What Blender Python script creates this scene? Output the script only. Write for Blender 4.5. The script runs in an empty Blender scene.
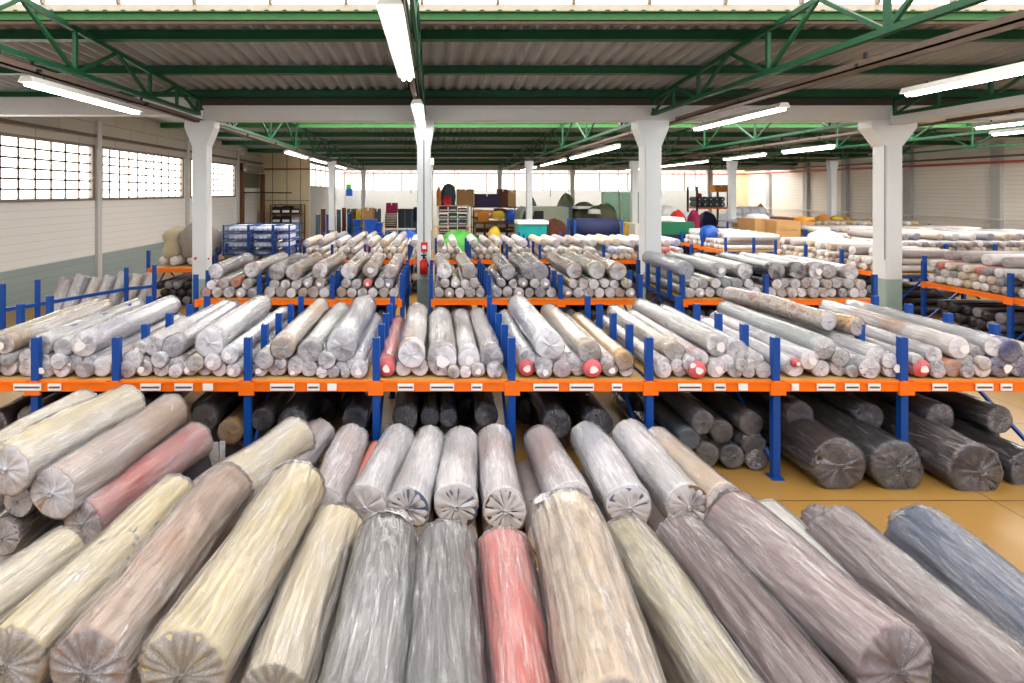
import bpy, math, random
from mathutils import Vector, Matrix, noise
R = random.Random(7)
C = bpy.context.scene.collection
sc = bpy.context.scene
PI = math.pi
H0 = 2.87                                   # lens height
def px(x, y, Y):                            # where a picture point lies at depth Y
    return Vector(((x-434)*Y/500, Y, H0-(y-192)*Y/500))
def lin(c):
    return tuple((v/12.92 if v <= .04045 else ((v+.055)/1.055)**2.4) for v in c)
# ---------------------------------------------------------------- materials
def nt(name):
    m = bpy.data.materials.new(name); m.use_nodes = True
    n = m.node_tree.nodes; l = m.node_tree.links
    return m, n, l, n['Principled BSDF']
def mat(name, col, rough=.6, metal=0, noise_amt=.06, nscale=6, bump=0, emit=0, spec=.4):
    m, n, l, b = nt(name)
    c = lin(col)
    b.inputs['Roughness'].default_value = rough
    b.inputs['Metallic'].default_value = metal
    b.inputs['Specular IOR Level'].default_value = spec
    tc = n.new('ShaderNodeTexCoord'); no = n.new('ShaderNodeTexNoise')
    no.inputs['Scale'].default_value = nscale; no.inputs['Detail'].default_value = 4
    l.new(tc.outputs['Object'], no.inputs['Vector'])
    mr = n.new('ShaderNodeMapRange')
    mr.inputs['To Min'].default_value = 1-noise_amt*2; mr.inputs['To Max'].default_value = 1+noise_amt*2
    l.new(no.outputs['Fac'], mr.inputs['Value'])
    mx = n.new('ShaderNodeVectorMath'); mx.operation = 'SCALE'
    mx.inputs[0].default_value = c
    l.new(mr.outputs[0], mx.inputs['Scale']); l.new(mx.outputs[0], b.inputs['Base Color'])
    if bump:
        bp = n.new('ShaderNodeBump'); bp.inputs['Strength'].default_value = bump
        l.new(no.outputs['Fac'], bp.inputs['Height']); l.new(bp.outputs[0], b.inputs['Normal'])
    if emit:
        b.inputs['Emission Color'].default_value = (*c, 1); b.inputs['Emission Strength'].default_value = emit
    return m
def brick(name, c1, c2, mortar, w, h, ms, axes, rough=.6, bump=.15, nz=.5):
    m, n, l, b = nt(name); b.inputs['Roughness'].default_value = rough
    tc = n.new('ShaderNodeTexCoord'); sp = n.new('ShaderNodeSeparateXYZ'); cb = n.new('ShaderNodeCombineXYZ')
    l.new(tc.outputs['Object'], sp.inputs[0])
    l.new(sp.outputs[axes[0]], cb.inputs[0]); l.new(sp.outputs[axes[1]], cb.inputs[1])
    t = n.new('ShaderNodeTexBrick'); l.new(cb.outputs[0], t.inputs['Vector'])
    t.inputs['Scale'].default_value = 1; t.inputs['Brick Width'].default_value = w; t.inputs['Row Height'].default_value = h
    t.inputs['Mortar Size'].default_value = ms; t.offset = .5 if name != 'floor paint' else 0
    for k, v in (('Color1', c1), ('Color2', c2), ('Mortar', mortar)): t.inputs[k].default_value = (*lin(v), 1)
    no = n.new('ShaderNodeTexNoise'); no.inputs['Scale'].default_value = .7; no.inputs['Detail'].default_value = 5
    l.new(tc.outputs['Object'], no.inputs['Vector'])
    mr = n.new('ShaderNodeMapRange'); mr.inputs['To Min'].default_value = 1-.25*nz; mr.inputs['To Max'].default_value = 1+.25*nz
    l.new(no.outputs['Fac'], mr.inputs['Value'])
    mx = n.new('ShaderNodeVectorMath'); mx.operation = 'SCALE'
    l.new(t.outputs['Color'], mx.inputs[0]); l.new(mr.outputs[0], mx.inputs['Scale']); l.new(mx.outputs[0], b.inputs['Base Color'])
    bp = n.new('ShaderNodeBump'); bp.inputs['Strength'].default_value = bump; bp.invert = True
    l.new(t.outputs['Fac'], bp.inputs['Height']); l.new(bp.outputs[0], b.inputs['Normal'])
    return m
def fabric_mat(name, mode='plain'):
    m, n, l, b = nt(name); b.inputs['Roughness'].default_value = .85
    b.inputs['Specular IOR Level'].default_value = .2
    oi = n.new('ShaderNodeObjectInfo'); tc = n.new('ShaderNodeTexCoord')
    mp = n.new('ShaderNodeMapping'); l.new(tc.outputs['Object'], mp.inputs['Vector'])
    mp.inputs['Scale'].default_value = (1, .35, 1)
    no = n.new('ShaderNodeTexNoise'); no.inputs['Scale'].default_value = 9; no.inputs['Detail'].default_value = 6
    no.inputs['Distortion'].default_value = 1.2
    ad = n.new('ShaderNodeVectorMath'); ad.operation = 'ADD'
    l.new(mp.outputs[0], ad.inputs[0])
    k = n.new('ShaderNodeVectorMath'); k.operation = 'SCALE'; k.inputs[0].default_value = (7, 3, 5)
    l.new(oi.outputs['Random'], k.inputs['Scale']); l.new(k.outputs[0], ad.inputs[1])
    l.new(ad.outputs[0], no.inputs['Vector'])
    mr = n.new('ShaderNodeMapRange'); mr.inputs['To Min'].default_value = .72; mr.inputs['To Max'].default_value = 1.24
    l.new(no.outputs['Fac'], mr.inputs['Value'])
    mx = n.new('ShaderNodeVectorMath'); mx.operation = 'SCALE'
    l.new(oi.outputs['Color'], mx.inputs[0]); l.new(mr.outputs[0], mx.inputs['Scale'])
    out = mx.outputs[0]
    if mode != 'plain':
        mo = n.new('ShaderNodeMix'); mo.data_type = 'RGBA'
        if mode == 'flecks':                  # scattered dark blue-grey printed sprigs
            v = n.new('ShaderNodeTexNoise'); v.inputs['Scale'].default_value = 13; v.inputs['Detail'].default_value = 3
            lo, hi, cc = .66, .70, (.42, .42, .46)
        elif mode == 'sprigs':
            v = n.new('ShaderNodeTexNoise'); v.inputs['Scale'].default_value = 11; v.inputs['Detail'].default_value = 6
            lo, hi, cc = .53, .62, (.47, .41, .33)
        elif mode == 'floral':
            v = n.new('ShaderNodeTexNoise'); v.inputs['Scale'].default_value = 22; v.inputs['Detail'].default_value = 1
            lo, hi, cc = .55, .58, (.72, .25, .12)
        else:
            v = n.new('ShaderNodeTexNoise'); v.inputs['Scale'].default_value = 30; lo, hi, cc = .5, .53, (.2, .2, .2)
        l.new(tc.outputs['Object'], v.inputs['Vector'])
        m2 = n.new('ShaderNodeMapRange'); m2.inputs['From Min'].default_value = lo; m2.inputs['From Max'].default_value = hi
        m2.inputs['To Max'].default_value = .4 if mode == 'sprigs' else .8
        l.new(v.outputs['Fac'], m2.inputs['Value']); l.new(m2.outputs[0], mo.inputs['Factor'])
        l.new(out, mo.inputs['A']); mo.inputs['B'].default_value = (*lin(cc), 1); out = mo.outputs['Result']
    l.new(out, b.inputs['Base Color'])
    bp = n.new('ShaderNodeBump'); bp.inputs['Strength'].default_value = .55; bp.inputs['Distance'].default_value = .03
    l.new(no.outputs['Fac'], bp.inputs['Height']); l.new(bp.outputs[0], b.inputs['Normal'])
    return m
def film_mat(name, base_op, streak_op, tint=(.93, .93, .96), fs=1.0):
    """thin polythene: clear where smooth, whitish where creased"""
    m, n, l, b = nt(name)
    b.inputs['Base Color'].default_value = (*lin(tint), 1)
    b.inputs['Roughness'].default_value = .16; b.inputs['Specular IOR Level'].default_value = .8
    oi = n.new('ShaderNodeObjectInfo'); tc = n.new('ShaderNodeTexCoord')
    k = n.new('ShaderNodeVectorMath'); k.operation = 'SCALE'; k.inputs[0].default_value = (9, 4, 6)
    l.new(oi.outputs['Random'], k.inputs['Scale'])
    ad = n.new('ShaderNodeVectorMath'); ad.operation = 'ADD'; l.new(tc.outputs['Object'], ad.inputs[0]); l.new(k.outputs[0], ad.inputs[1])
    def ns(scale, sc3, rot, det, dist):
        mp = n.new('ShaderNodeMapping'); mp.inputs['Scale'].default_value = sc3; mp.inputs['Rotation'].default_value = rot
        l.new(ad.outputs[0], mp.inputs['Vector'])
        t = n.new('ShaderNodeTexNoise'); t.inputs['Scale'].default_value = scale*fs; t.inputs['Detail'].default_value = det
        t.inputs['Distortion'].default_value = dist
        l.new(mp.outputs[0], t.inputs['Vector']); return t
    def ridge(t, w):                         # thin crease lines where the noise crosses one half
        a = n.new('ShaderNodeMath'); a.operation = 'SUBTRACT'; a.inputs[1].default_value = .5; l.new(t.outputs['Fac'], a.inputs[0])
        c = n.new('ShaderNodeMath'); c.operation = 'ABSOLUTE'; l.new(a.outputs[0], c.inputs[0])
        r = n.new('ShaderNodeMapRange'); r.inputs['From Min'].default_value = 0; r.inputs['From Max'].default_value = w
        r.inputs['To Min'].default_value = 1; r.inputs['To Max'].default_value = 0
        l.new(c.outputs[0], r.inputs['Value']); return r.outputs[0]
    t1 = ns(26, (1, .05, 1), (0, 0, .16), 3, .5)
    t2 = ns(52, (1, .05, 1), (.10, 0, -.22), 2, .3)
    t3 = ns(3.0, (1, .4, 1), (0, .3, 0), 3, .5)
    r1 = ridge(t1, .032); r2 = ridge(t2, .035)
    mxx = n.new('ShaderNodeMath'); mxx.operation = 'MAXIMUM'; l.new(r1, mxx.inputs[0])
    h2 = n.new('ShaderNodeMath'); h2.operation = 'MULTIPLY'; h2.inputs[1].default_value = .6; l.new(r2, h2.inputs[0]); l.new(h2.outputs[0], mxx.inputs[1])
    mk = n.new('ShaderNodeMapRange'); mk.inputs['From Min'].default_value = .35; mk.inputs['From Max'].default_value = .62
    mk.inputs['To Min'].default_value = .25; mk.inputs['To Max'].default_value = 1
    l.new(t3.outputs['Fac'], mk.inputs['Value'])
    st = n.new('ShaderNodeMath'); st.operation = 'MULTIPLY'; l.new(mxx.outputs[0], st.inputs[0]); l.new(mk.outputs[0], st.inputs[1])
    f1 = n.new('ShaderNodeMath'); f1.operation = 'MULTIPLY_ADD'; f1.inputs[1].default_value = streak_op
    l.new(st.outputs[0], f1.inputs[0])
    f0 = n.new('ShaderNodeMath'); f0.operation = 'MULTIPLY'; f0.inputs[1].default_value = base_op*1.5; l.new(mk.outputs[0], f0.inputs[0])
    f2 = n.new('ShaderNodeMath'); f2.operation = 'MULTIPLY'; l.new(f0.outputs[0], f2.inputs[0]); l.new(oi.outputs['Alpha'], f2.inputs[1])
    l.new(f2.outputs[0], f1.inputs[2]); f1.use_clamp = True
    hs = n.new('ShaderNodeMath'); hs.operation = 'MULTIPLY_ADD'; hs.inputs[1].default_value = .5
    l.new(st.outputs[0], hs.inputs[0]); l.new(t1.outputs['Fac'], hs.inputs[2])
    bp = n.new('ShaderNodeBump'); bp.inputs['Strength'].default_value = .45; bp.inputs['Distance'].default_value = .008
    l.new(hs.outputs[0], bp.inputs['Height']); l.new(bp.outputs[0], b.inputs['Normal'])
    tr = n.new('ShaderNodeBsdfTransparent'); ms = n.new('ShaderNodeMixShader')
    l.new(f1.outputs[0], ms.inputs['Fac']); l.new(tr.outputs[0], ms.inputs[1]); l.new(b.outputs[0], ms.inputs[2])
    gl = n.new('ShaderNodeBsdfGlossy'); gl.inputs['Roughness'].default_value = .14
    gl.inputs['Color'].default_value = (1, 1, 1, 1); l.new(bp.outputs[0], gl.inputs['Normal'])
    m3 = n.new('ShaderNodeMixShader'); fr = n.new('ShaderNodeFresnel'); fr.inputs['IOR'].default_value = 1.4
    l.new(bp.outputs[0], fr.inputs['Normal'])
    l.new(fr.outputs[0], m3.inputs['Fac']); l.new(ms.outputs[0], m3.inputs[1]); l.new(gl.outputs[0], m3.inputs[2])
    l.new(m3.outputs[0], n['Material Output'].inputs['Surface'])
    return m
def glass_mat(name, col, op=.12):
    m, n, l, b = nt(name)
    b.inputs['Base Color'].default_value = (*lin(col), 1); b.inputs['Roughness'].default_value = .05
    tr = n.new('ShaderNodeBsdfTransparent'); tr.inputs['Color'].default_value = (*lin(tuple(.6+.4*c for c in col)), 1)
    ms = n.new('ShaderNodeMixShader'); ms.inputs['Fac'].default_value = op
    l.new(tr.outputs[0], ms.inputs[1]); l.new(b.outputs[0], ms.inputs[2]); l.new(ms.outputs[0], n['Material Output'].inputs['Surface'])
    return m
M = dict(
 blue=mat('rack blue steel', (.03, .27, .60), .4), orange=mat('orange beam steel', (.95, .45, .08), .4),
 deck=mat('yellow chipboard', (.74, .58, .34), .7, nscale=20), paper=mat('paper label', (.93, .92, .93), .8, noise_amt=.02),
 ink=mat('printed ink', (.35, .35, .42), .8), green=mat('green roof steel', (.07, .32, .20), .5, noise_amt=.12),
 lgreen=mat('light green steel', (.22, .46, .24), .5, noise_amt=.12),
 conc=mat('white painted concrete', (.80, .80, .80), .7, noise_amt=.03), col=mat('white painted column', (.86, .88, .90), .6, noise_amt=.03, nscale=2),
 teal=mat('grey green band', (.60, .69, .68), .6), grey=mat('grey panel', (.70, .72, .73), .7),
 beige=mat('beige panel', (.88, .82, .68), .7), joint=mat('dark joint', (.35, .32, .28), .8),
 sheet=mat('corrugated roofing', (.61, .63, .65), .75, noise_amt=.12, nscale=2.0), upst=mat('upstand board', (.78, .72, .66), .7),
 frame=mat('window frame', (.52, .48, .44), .6), pipe=mat('red pipe', (.72, .33, .27), .5), brown=mat('brown tray', (.42, .36, .32), .6, noise_amt=.15, nscale=9),
 wpipe=mat('white pipe', (.85, .84, .82), .5), glow=mat('daylit glazing', (1, .98, .96), .5, noise_amt=0, emit=5), glowb=mat('daylit back glazing', (1, .98, .96), .5, noise_amt=0, emit=1.5),
 sky=mat('daylit skylight sheet', (1, .99, .97), .5, noise_amt=0, emit=1.8), sky2=mat('daylit far skylight', (1, .99, .97), .5, noise_amt=0, emit=4), tube=mat('lit tube', (1, 1, .97), .5, noise_amt=0, emit=18),
 house=mat('light housing', (.82, .82, .80), .5), red=mat('red paint', (.80, .16, .13), .5), coral=mat('coral end paper', (.86, .42, .45), .7),
 card=mat('cardboard', (.68, .53, .35), .8, nscale=3), pal=mat('pale plastic sacks', (.86, .87, .92), .5, bump=.4, nscale=10),
 dark=mat('dark stock', (.10, .10, .12), .7), navy=mat('navy cloth', (.07, .11, .27), .7, bump=.3), rust=mat('brown stock', (.36, .20, .15), .8, noise_amt=.25, nscale=8),
 purple=mat('purple box', (.21, .16, .30), .7), magenta=mat('magenta cloth', (.65, .15, .35), .7), yellow=mat('yellow cloth', (.86, .72, .20), .7, bump=.3),
 ochre=mat('orange cloth', (.85, .55, .20), .7, bump=.3), tealp=mat('teal plastic', (.06, .58, .58), .4), bluep=mat('blue plastic', (.10, .33, .75), .4, bump=.2, nscale=14),
 gtarp=mat('green tarpaulin', (.28, .62, .24), .5, bump=.3), olive=mat('olive canvas', (.37, .38, .29), .8, bump=.4), van=mat('grey green panel', (.55, .58, .53), .5),
 slate=mat('slate cloth', (.26, .34, .38), .8, bump=.4), wood=mat('brown wood', (.45, .30, .20), .7), black=mat('black', (.05, .05, .05), .5),
 white=mat('white sheet', (.90, .90, .90), .7, bump=.2), dgreen=mat('dark green cloth', (.05, .36, .24), .7), silver=mat('grey metal', (.55, .56, .60), .4, .4),
 gglass=glass_mat('green glass', (.45, .65, .55), .25), ice=mat('light blue plastic', (.42, .58, .80), .4),
)
M['floor'] = brick('floor paint', (.62, .48, .25), (.60, .46, .24), (.38, .28, .14), 2.6, 1.55, .008, (0, 1), .32, .1, .35)
M['lwall'] = brick('painted block side', (.93, .93, .93), (.92, .92, .92), (.83, .83, .83), 40, .2, .006, (1, 2), .6, .2, .12)
M['band'] = brick('painted block band', (.60, .66, .67), (.59, .65, .66), (.53, .58, .60), 40, .2, .006, (1, 2), .6, .2, .12)
M['upper'] = brick('upper block side', (.76, .74, .70), (.73, .71, .67), (.45, .43, .40), 1.6, .45, .008, (1, 2), .7, .2, .3)
FAB = {k: fabric_mat('fabric '+k, k) for k in ('plain', 'flecks', 'sprigs', 'floral', 'plaid')}
FILM = film_mat('polythene film', .25, .36, (.88, .88, .91))
FILMC = film_mat('gathered polythene film', .62, .4, (.86, .86, .90), fs=1.3)
FILMW = film_mat('cloudy polythene film', .50, .6)
# ---------------------------------------------------------------- mesh helpers
class MB:
    def __init__(s): s.v = []; s.f = []; s.m = []
    def add(s, vs, fs, mi=0):
        o = len(s.v); s.v += [tuple(v) for v in vs]
        for f in fs: s.f.append(tuple(i+o for i in f)); s.m.append(mi)
    def box(s, x0, x1, y0, y1, z0, z1, mi=0, b=0):
        if b == 0:
            s.add([(x, y, z) for x in (x0, x1) for y in (y0, y1) for z in (z0, z1)],
                  [(0, 1, 3, 2), (4, 6, 7, 5), (0, 4, 5, 1), (2, 3, 7, 6), (0, 2, 6, 4), (1, 5, 7, 3)], mi)
        else:                               # chamfered upright edges
            p = [(x0+b, y0), (x1-b, y0), (x1, y0+b), (x1, y1-b), (x1-b, y1), (x0+b, y1), (x0, y1-b), (x0, y0+b)]
            s.prism(p, z0, z1, mi)
        return s
    def prism(s, p, z0, z1, mi=0):
        n = len(p)
        s.add([(a, b, z0) for a, b in p]+[(a, b, z1) for a, b in p],
              [(i, (i+1) % n, n+(i+1) % n, n+i) for i in range(n)]+[tuple(range(n))[::-1], tuple(range(n, 2*n))], mi); return s
    def bar(s, p, q, w, h=None, mi=0):
        p = Vector(p); q = Vector(q); h = h or w; d = (q-p).normalized()
        up = Vector((0, 0, 1)) if abs(d.z) < .95 else Vector((0, 1, 0))
        a = d.cross(up).normalized(); b = a.cross(d).normalized(); vs = []
        for c in (p, q):
            for i, j in ((-1, -1), (1, -1), (1, 1), (-1, 1)): vs.append(c+a*i*w/2+b*j*h/2)
        s.add(vs, [(0, 3, 2, 1), (4, 5, 6, 7), (0, 1, 5, 4), (1, 2, 6, 5), (2, 3, 7, 6), (3, 0, 4, 7)], mi); return s
    def tube(s, p, q, r, n=8, r2=None, mi=0):
        p = Vector(p); q = Vector(q); d = (q-p).normalized(); r2 = r if r2 is None else r2
        up = Vector((0, 0, 1)) if abs(d.z) < .95 else Vector((0, 1, 0))
        a = d.cross(up).normalized(); b = a.cross(d).normalized()
        vs = [p+(a*math.cos(t)+b*math.sin(t))*r for t in [2*PI*i/n for i in range(n)]]
        vs += [q+(a*math.cos(t)+b*math.sin(t))*r2 for t in [2*PI*i/n for i in range(n)]]
        s.add(vs, [(n+i, n+(i+1) % n, (i+1) % n, i) for i in range(n)]+[tuple(range(n)), tuple(range(n, 2*n))[::-1]], mi); return s
    def lump(s, x0, x1, y0, y1, z0, z1, seed=0, amp=.12, mi=0, n=14, m=7):   # soft heap
        vs = []; cx = (x0+x1)/2; cy = (y0+y1)/2
        for j in range(m+1):
            t = 1-(1-j/m)**1.7; pr = (1-t**6)**.5 if t < 1 else 0
            for i in range(n):
                a = 2*PI*i/n; ca, sa = math.cos(a), math.sin(a)
                q = max(abs(ca), abs(sa))**.6
                k = pr/q*(1+amp*2*noise.noise((ca*2+seed, sa*2, t*3)))
                vs.append((cx+ca*k*(x1-x0)/2, cy+sa*k*(y1-y0)/2, z0+(z1-z0)*t*(1+amp*(1-.6*t)*2*noise.noise((ca*1.5+seed*3, sa*1.5, 1)))))
        s.add(vs, [(j*n+i, j*n+(i+1) % n, (j+1)*n+(i+1) % n, (j+1)*n+i) for j in range(m) for i in range(n)]+[tuple(range(n))[::-1]], mi)
        return s
    def mesh(s, name, mats, smooth=False):
        me = bpy.data.meshes.new(name); me.from_pydata(s.v, [], s.f)
        for m_ in mats: me.materials.append(m_)
        me.polygons.foreach_set('material_index', s.m)
        if smooth: me.polygons.foreach_set('use_smooth', [True]*len(s.f))
        me.update(); return me
    def build(s, name, mats, parent=None, smooth=False, local=False):
        if not isinstance(mats, (list, tuple)): mats = [mats]
        if parent is not None and not local:
            mi = Matrix.Translation(parent.location) @ Matrix.Rotation(parent.rotation_euler.z, 4, 'Z')
            mi = mi.inverted(); s.v = [tuple(mi @ Vector(v)) for v in s.v]; org = None
        o = bpy.data.objects.new(name, s.mesh(name, mats, smooth)); C.objects.link(o)
        if parent is not None: o.parent = parent
        elif not local:                      # origin at the base of a single-mesh thing
            xs, ys, zs = zip(*s.v); c = Vector(((min(xs)+max(xs))/2, (min(ys)+max(ys))/2, min(zs)))
            o.data.transform(Matrix.Translation(-c)); o.location = c
        return o
def tag(o, label, cat, group=None, kind=None):
    o['label'] = label; o['category'] = cat
    if group: o['group'] = group
    if kind: o['kind'] = kind
    return o
def thing(name, label, cat, loc=(0, 0, 0), rz=0, group=None):
    o = bpy.data.objects.new(name, None); C.objects.link(o); o.location = loc; o.rotation_euler = (0, 0, rz); o.empty_display_size = .2
    return tag(o, label, cat, group)
def struct(o, label=None):
    o['kind'] = 'structure'
    if label: o['label'] = label
    return o
ORD = ['first', 'second', 'third', 'fourth', 'fifth', 'sixth', 'seventh', 'eighth', 'ninth', 'tenth', 'eleventh', 'twelfth', 'thirteenth', 'fourteenth', 'fifteenth', 'sixteenth', 'seventeenth', 'eighteenth', 'nineteenth', 'twentieth']
# ---------------------------------------------------------------- setting
XL, XR, YP, YB = -10.2, 26.0, 29.7, 41.5
struct(MB().box(XL-.3, XR+.3, -3, YB+.3, -.12, 0).build('floor', M['floor'], local=True), 'ochre painted concrete floor with dark slab joints')
def wall_seg(mb, a, b, z0, z1, mi=0):       # left wall piece, along y
    mb.box(XL-.25, XL, a, b, z0, z1, mi)
ZB = .98
mb = MB()
wins = [(9.7, 14.96), (15.3, 20.3), (20.9, 25.6)]
wall_seg(mb, -3, YP+.2, 0, ZB, 1); wall_seg(mb, -3, YP+.2, ZB, 2.68, 0)
ed = -3
for a, b in wins: wall_seg(mb, ed, a, 2.68, 4.23, 0); ed = b
wall_seg(mb, ed, YP+.2, 2.68, 4.23, 0); wall_seg(mb, -3, YP+.2, 4.23, 6.4, 2)
struct(mb.build('wall_left', [M['lwall'], M['band'], M['upper']], local=True), 'white block wall with grey band along the left side')
for i, (a, b) in enumerate(wins):
    fr = MB()
    fr.box(XL-.1, XL+.03, a-.05, a+.07, 2.62, 4.28).box(XL-.1, XL+.03, b-.07, b+.05, 2.62, 4.28).box(XL-.1, XL+.05, a, b, 2.62, 2.70).box(XL-.1, XL+.03, a, b, 4.2, 4.28)
    for k in range(1, 10): y = a+(b-a)*k/10; fr.box(XL-.07, XL-.04, y-.028, y+.028, 2.7, 4.2)
    for k in range(1, 6): z = 2.68+1.55*k/6; fr.box(XL-.07, XL-.04, a, b, z-.026, z+.026)
    w = fr.build('window_%d' % (i+1), M['frame'], local=True); struct(w, 'steel framed window with many small white panes in the left wall')
    g = MB().box(XL-.12, XL-.09, a, b, 2.68, 4.23).build('window_panes', M['glow'], local=True); g.parent = w
mb = MB()
for y in (15.13, 20.6, 25.9): mb.box(XL, XL+.1, y-.09, y+.09, 0, 5.0)
struct(mb.build('trim_1', M['conc'], local=True), 'white wall piers between the left windows')
mb = MB().box(XL, XL+.06, 9, YP, 4.52, 4.60)
struct(mb.build('trim_2', M['brown'], local=True), 'brown pipe above left windows')
# beige partition and the side wall behind it
mb = MB().box(XL, -7.4, YP, YP+.2, 0, 6)
for z in (2.35, 4.2): mb.box(XL, -7.4, YP-.012, YP, z, z+.03, 1)
for x in (-9.6, -8.75, -7.95): mb.box(x, x+.03, YP-.012, YP, 0, 5.3, 1)
struct(mb.build('wall_partition', [M['beige'], M['joint']], local=True), 'beige panelled partition wall at the far left')
mb = MB().box(-7.6, -7.4, YP+.2, YB, 0, 3.25)
struct(mb.build('wall_side', M['grey'], local=True), 'grey side wall behind the beige partition')
mb = MB()
for k in range(8):
    y = YP+.3+k*1.47; mb.box(-7.55, -7.45, y, y+.06, 3.25, 4.8)
mb.box(-7.55, -7.45, YP+.2, YB, 4.6, 5.2)
w = struct(mb.build('window_4', M['frame'], local=True), 'tall windows above the grey side wall')
g = MB().box(-7.52, -7.49, YP+.2, YB, 3.25, 4.6).build('window_panes', M['glowb'], local=True); g.parent = w
# back wall
mb = MB().box(-7.6, XR, YB, YB+.25, 0, 3.05).box(-7.6, XR, YB, YB+.25, 4.5, 5.4).box(24.3, XR, YB-.1, YB+.25, 0, 5.2, 1)
struct(mb.build('wall_back', [M['grey'], M['beige']], local=True), 'pale grey back wall below a long window band')
mb = MB(); x = -7.4; k = 0
while x < 24.3:
    mb.box(x-.05, x+.05, YB-.02, YB+.1, 3.0, 4.5, 0)
    for j in range(1, 5): mb.box(x+j*.47-.015, x+j*.47+.015, YB+.03, YB+.06, 3.05, 4.5)
    x += 2.35
for j in range(1, 7): z = 3.05+1.45*j/7; mb.box(-7.4, 24.3, YB+.03, YB+.06, z-.014, z+.014)
w = struct(mb.build('window_5', M['frame'], local=True), 'long band of small pale panes along the back wall')
g = MB().box(-7.4, 24.3, YB+.08, YB+.11, 3.05, 4.5).build('window_panes', M['glowb'], local=True); g.parent = w
# right wall
M['rwall'] = brick('painted ribbed panels', (.93, .92, .90), (.92, .91, .89), (.82, .81, .79), 30, .2, .01, (1, 2), .6, .25, .12)
mb = MB().box(XR, XR+.25, -3, YB+.2, ZB, 5.4, 0).box(XR, XR+.25, -3, YB+.2, 0, ZB, 1)
struct(mb.build('wall_right', [M['rwall'], M['band']], local=True), 'white ribbed wall with grey band along the right side')
mb = MB()
for y in (10, 14.5, 18.7, 23.0, 27.3, 31.5, 34.8, 38.7): mb.box(XR-.2, XR, y-.2, y+.2, 0, 5.2)
struct(mb.build('trim_3', M['grey'], local=True), 'grey piers standing against the right wall')
mb = MB().box(XR-.3, XR-.22, 5, YB, 1.58, 1.64)
struct(mb.build('trim_4', M['wpipe'], local=True), 'white rail along the right wall')
mb = MB().tube((XR-.32, 5, 4.12), (XR-.32, YB-.35, 4.35), .06).tube((XR-.32, YB-.35, 4.35), (XL+2, YB-.35, 4.42), .06)
struct(mb.build('trim_5', M['pipe'], local=True, smooth=True), 'red pipe running along the right and back walls')
mb = MB().tube((XL+.2, YP-.2, 4.22), (-7.4, YP-.2, 4.22), .05).tube((-7.3, YP, 4.22), (-7.3, YB-.4, 4.36), .04)
struct(mb.build('trim_6', M['pipe'], local=True, smooth=True), 'red pipe across the beige partition')
mb = MB().tube((XR-.35, 5, 4.4), (XR-.35, YB-.3, 4.6), .05)
struct(mb.build('trim_7', M['brown'], local=True, smooth=True), 'brown pipe above the red one on the right wall')
# vertical drop pipes on the back wall
mb = MB()
for x in (-1.9, 1.7, 9.6, 11.1, 15.2, 18.6, 21.5): mb.tube((x, YB-.3, 3.0-R.random()*.8), (x, YB-.3, 4.9), .04, 6)
struct(mb.build('trim_8', M['frame'], local=True), 'thin drop pipes hanging before the back windows')
# roof ----------------------------------------------------------
def corrugated(ya, za, yb, zb, name, period=.25):
    n = int((XR-XL)/period)*6; vs = []; fs = []
    for i in range(n+1):
        x = XL+(XR-XL)*i/n; d = .04*math.sin(2*PI*i/6)
        vs += [(x, ya, za+d), (x, yb, zb+d)]
    for i in range(n): fs.append((2*i, 2*i+1, 2*i+3, 2*i+2))
    b = MB(); b.add(vs, fs); return b.build(name, M['sheet'], local=True)
struct(corrugated(7.0, 5.39, 11.3, 5.08, 'ceiling'), 'grey corrugated roof sheeting over the front racks')
struct(corrugated(18.8, 5.52, 36.2, 5.0, 'ceiling'), 'grey corrugated roof sheeting over the far half')
struct(corrugated(11.3, 5.08, 13.0, 5.4, 'ceiling'), 'corrugated sheeting behind the first concrete beam')
struct(corrugated(36.2, 5.1, 37.0, 5.36, 'ceiling'), 'corrugated sheeting above the far beam')
struct(corrugated(41.0, 5.36, YB+.2, 5.36, 'ceiling'), 'corrugated sheeting above the back wall')
def monitor(y0, y1, z, nm, XL=XL, sk='sky'):
    b = MB().box(XL, XR, y1, y1+.05, z, z+.14, 0).box(XL, XR, y0-.05, y0, z, z+.14, 0)
    x = XL+.4
    while x < XR:
        b.box(x-.02, x+.02, y1-.03, y1+.03, z+.14, z+.9, 1).bar((x, y0, z+.88), (x, y1, z+.88), .05, .07, 1); x += 1.07
    w = struct(b.build(nm, [M['upst'], M['frame']], local=True), 'raised roof light with mullions')
    g = MB().box(XL, XR, y1+.03, y1+.05, z+.14, z+.9).box(XL, XR, y0-.05, y0-.03, z+.14, z+.9).box(XL, XR, y0, y1, z+.92, z+.95)
    g.box(XL-.05, XL, y0, y1, z, z+.95, 1).box(XR, XR+.05, y0, y1, z, z+.95, 1); g = g.build('skylight_panes', [M[sk], M['upst']], local=True); g.parent = w
monitor(-2.5, 7.05, 5.38, 'window_6'); monitor(37.0, 41.0, 5.35, 'window_8', XL=-7.4, sk='sky2'); monitor(13.0, 18.8, 5.45, 'window_7', -5.0, 'sky2')  # roof light behind the far beam is unseen, added to brighten the back
struct(MB().box(XL, -5.05, 12.9, 18.9, 5.45, 5.5).build('ceiling', M['sheet'], local=True), 'flat sheeting beside the far roof light')
def purlin(y, z, m='green', h=.11, w=.07, ix=0):
    o = MB().box(XL, XR, y-w/2, y+w/2, z-h, z).box(XL, XR, y-w, y+w, z-h-.012, z-h).box(XL, XR, y-w, y+w, z, z+.012).build('roof_purlin', M[m])
    tag(o, ix, 'roof beam', 'roof purlins')
zr = lambda y: 5.35-(y-7)*.075
purlin(7.0, 5.36, 'lgreen', .10, .1, 'light green steel purlin at the edge of the near roof light')
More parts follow.
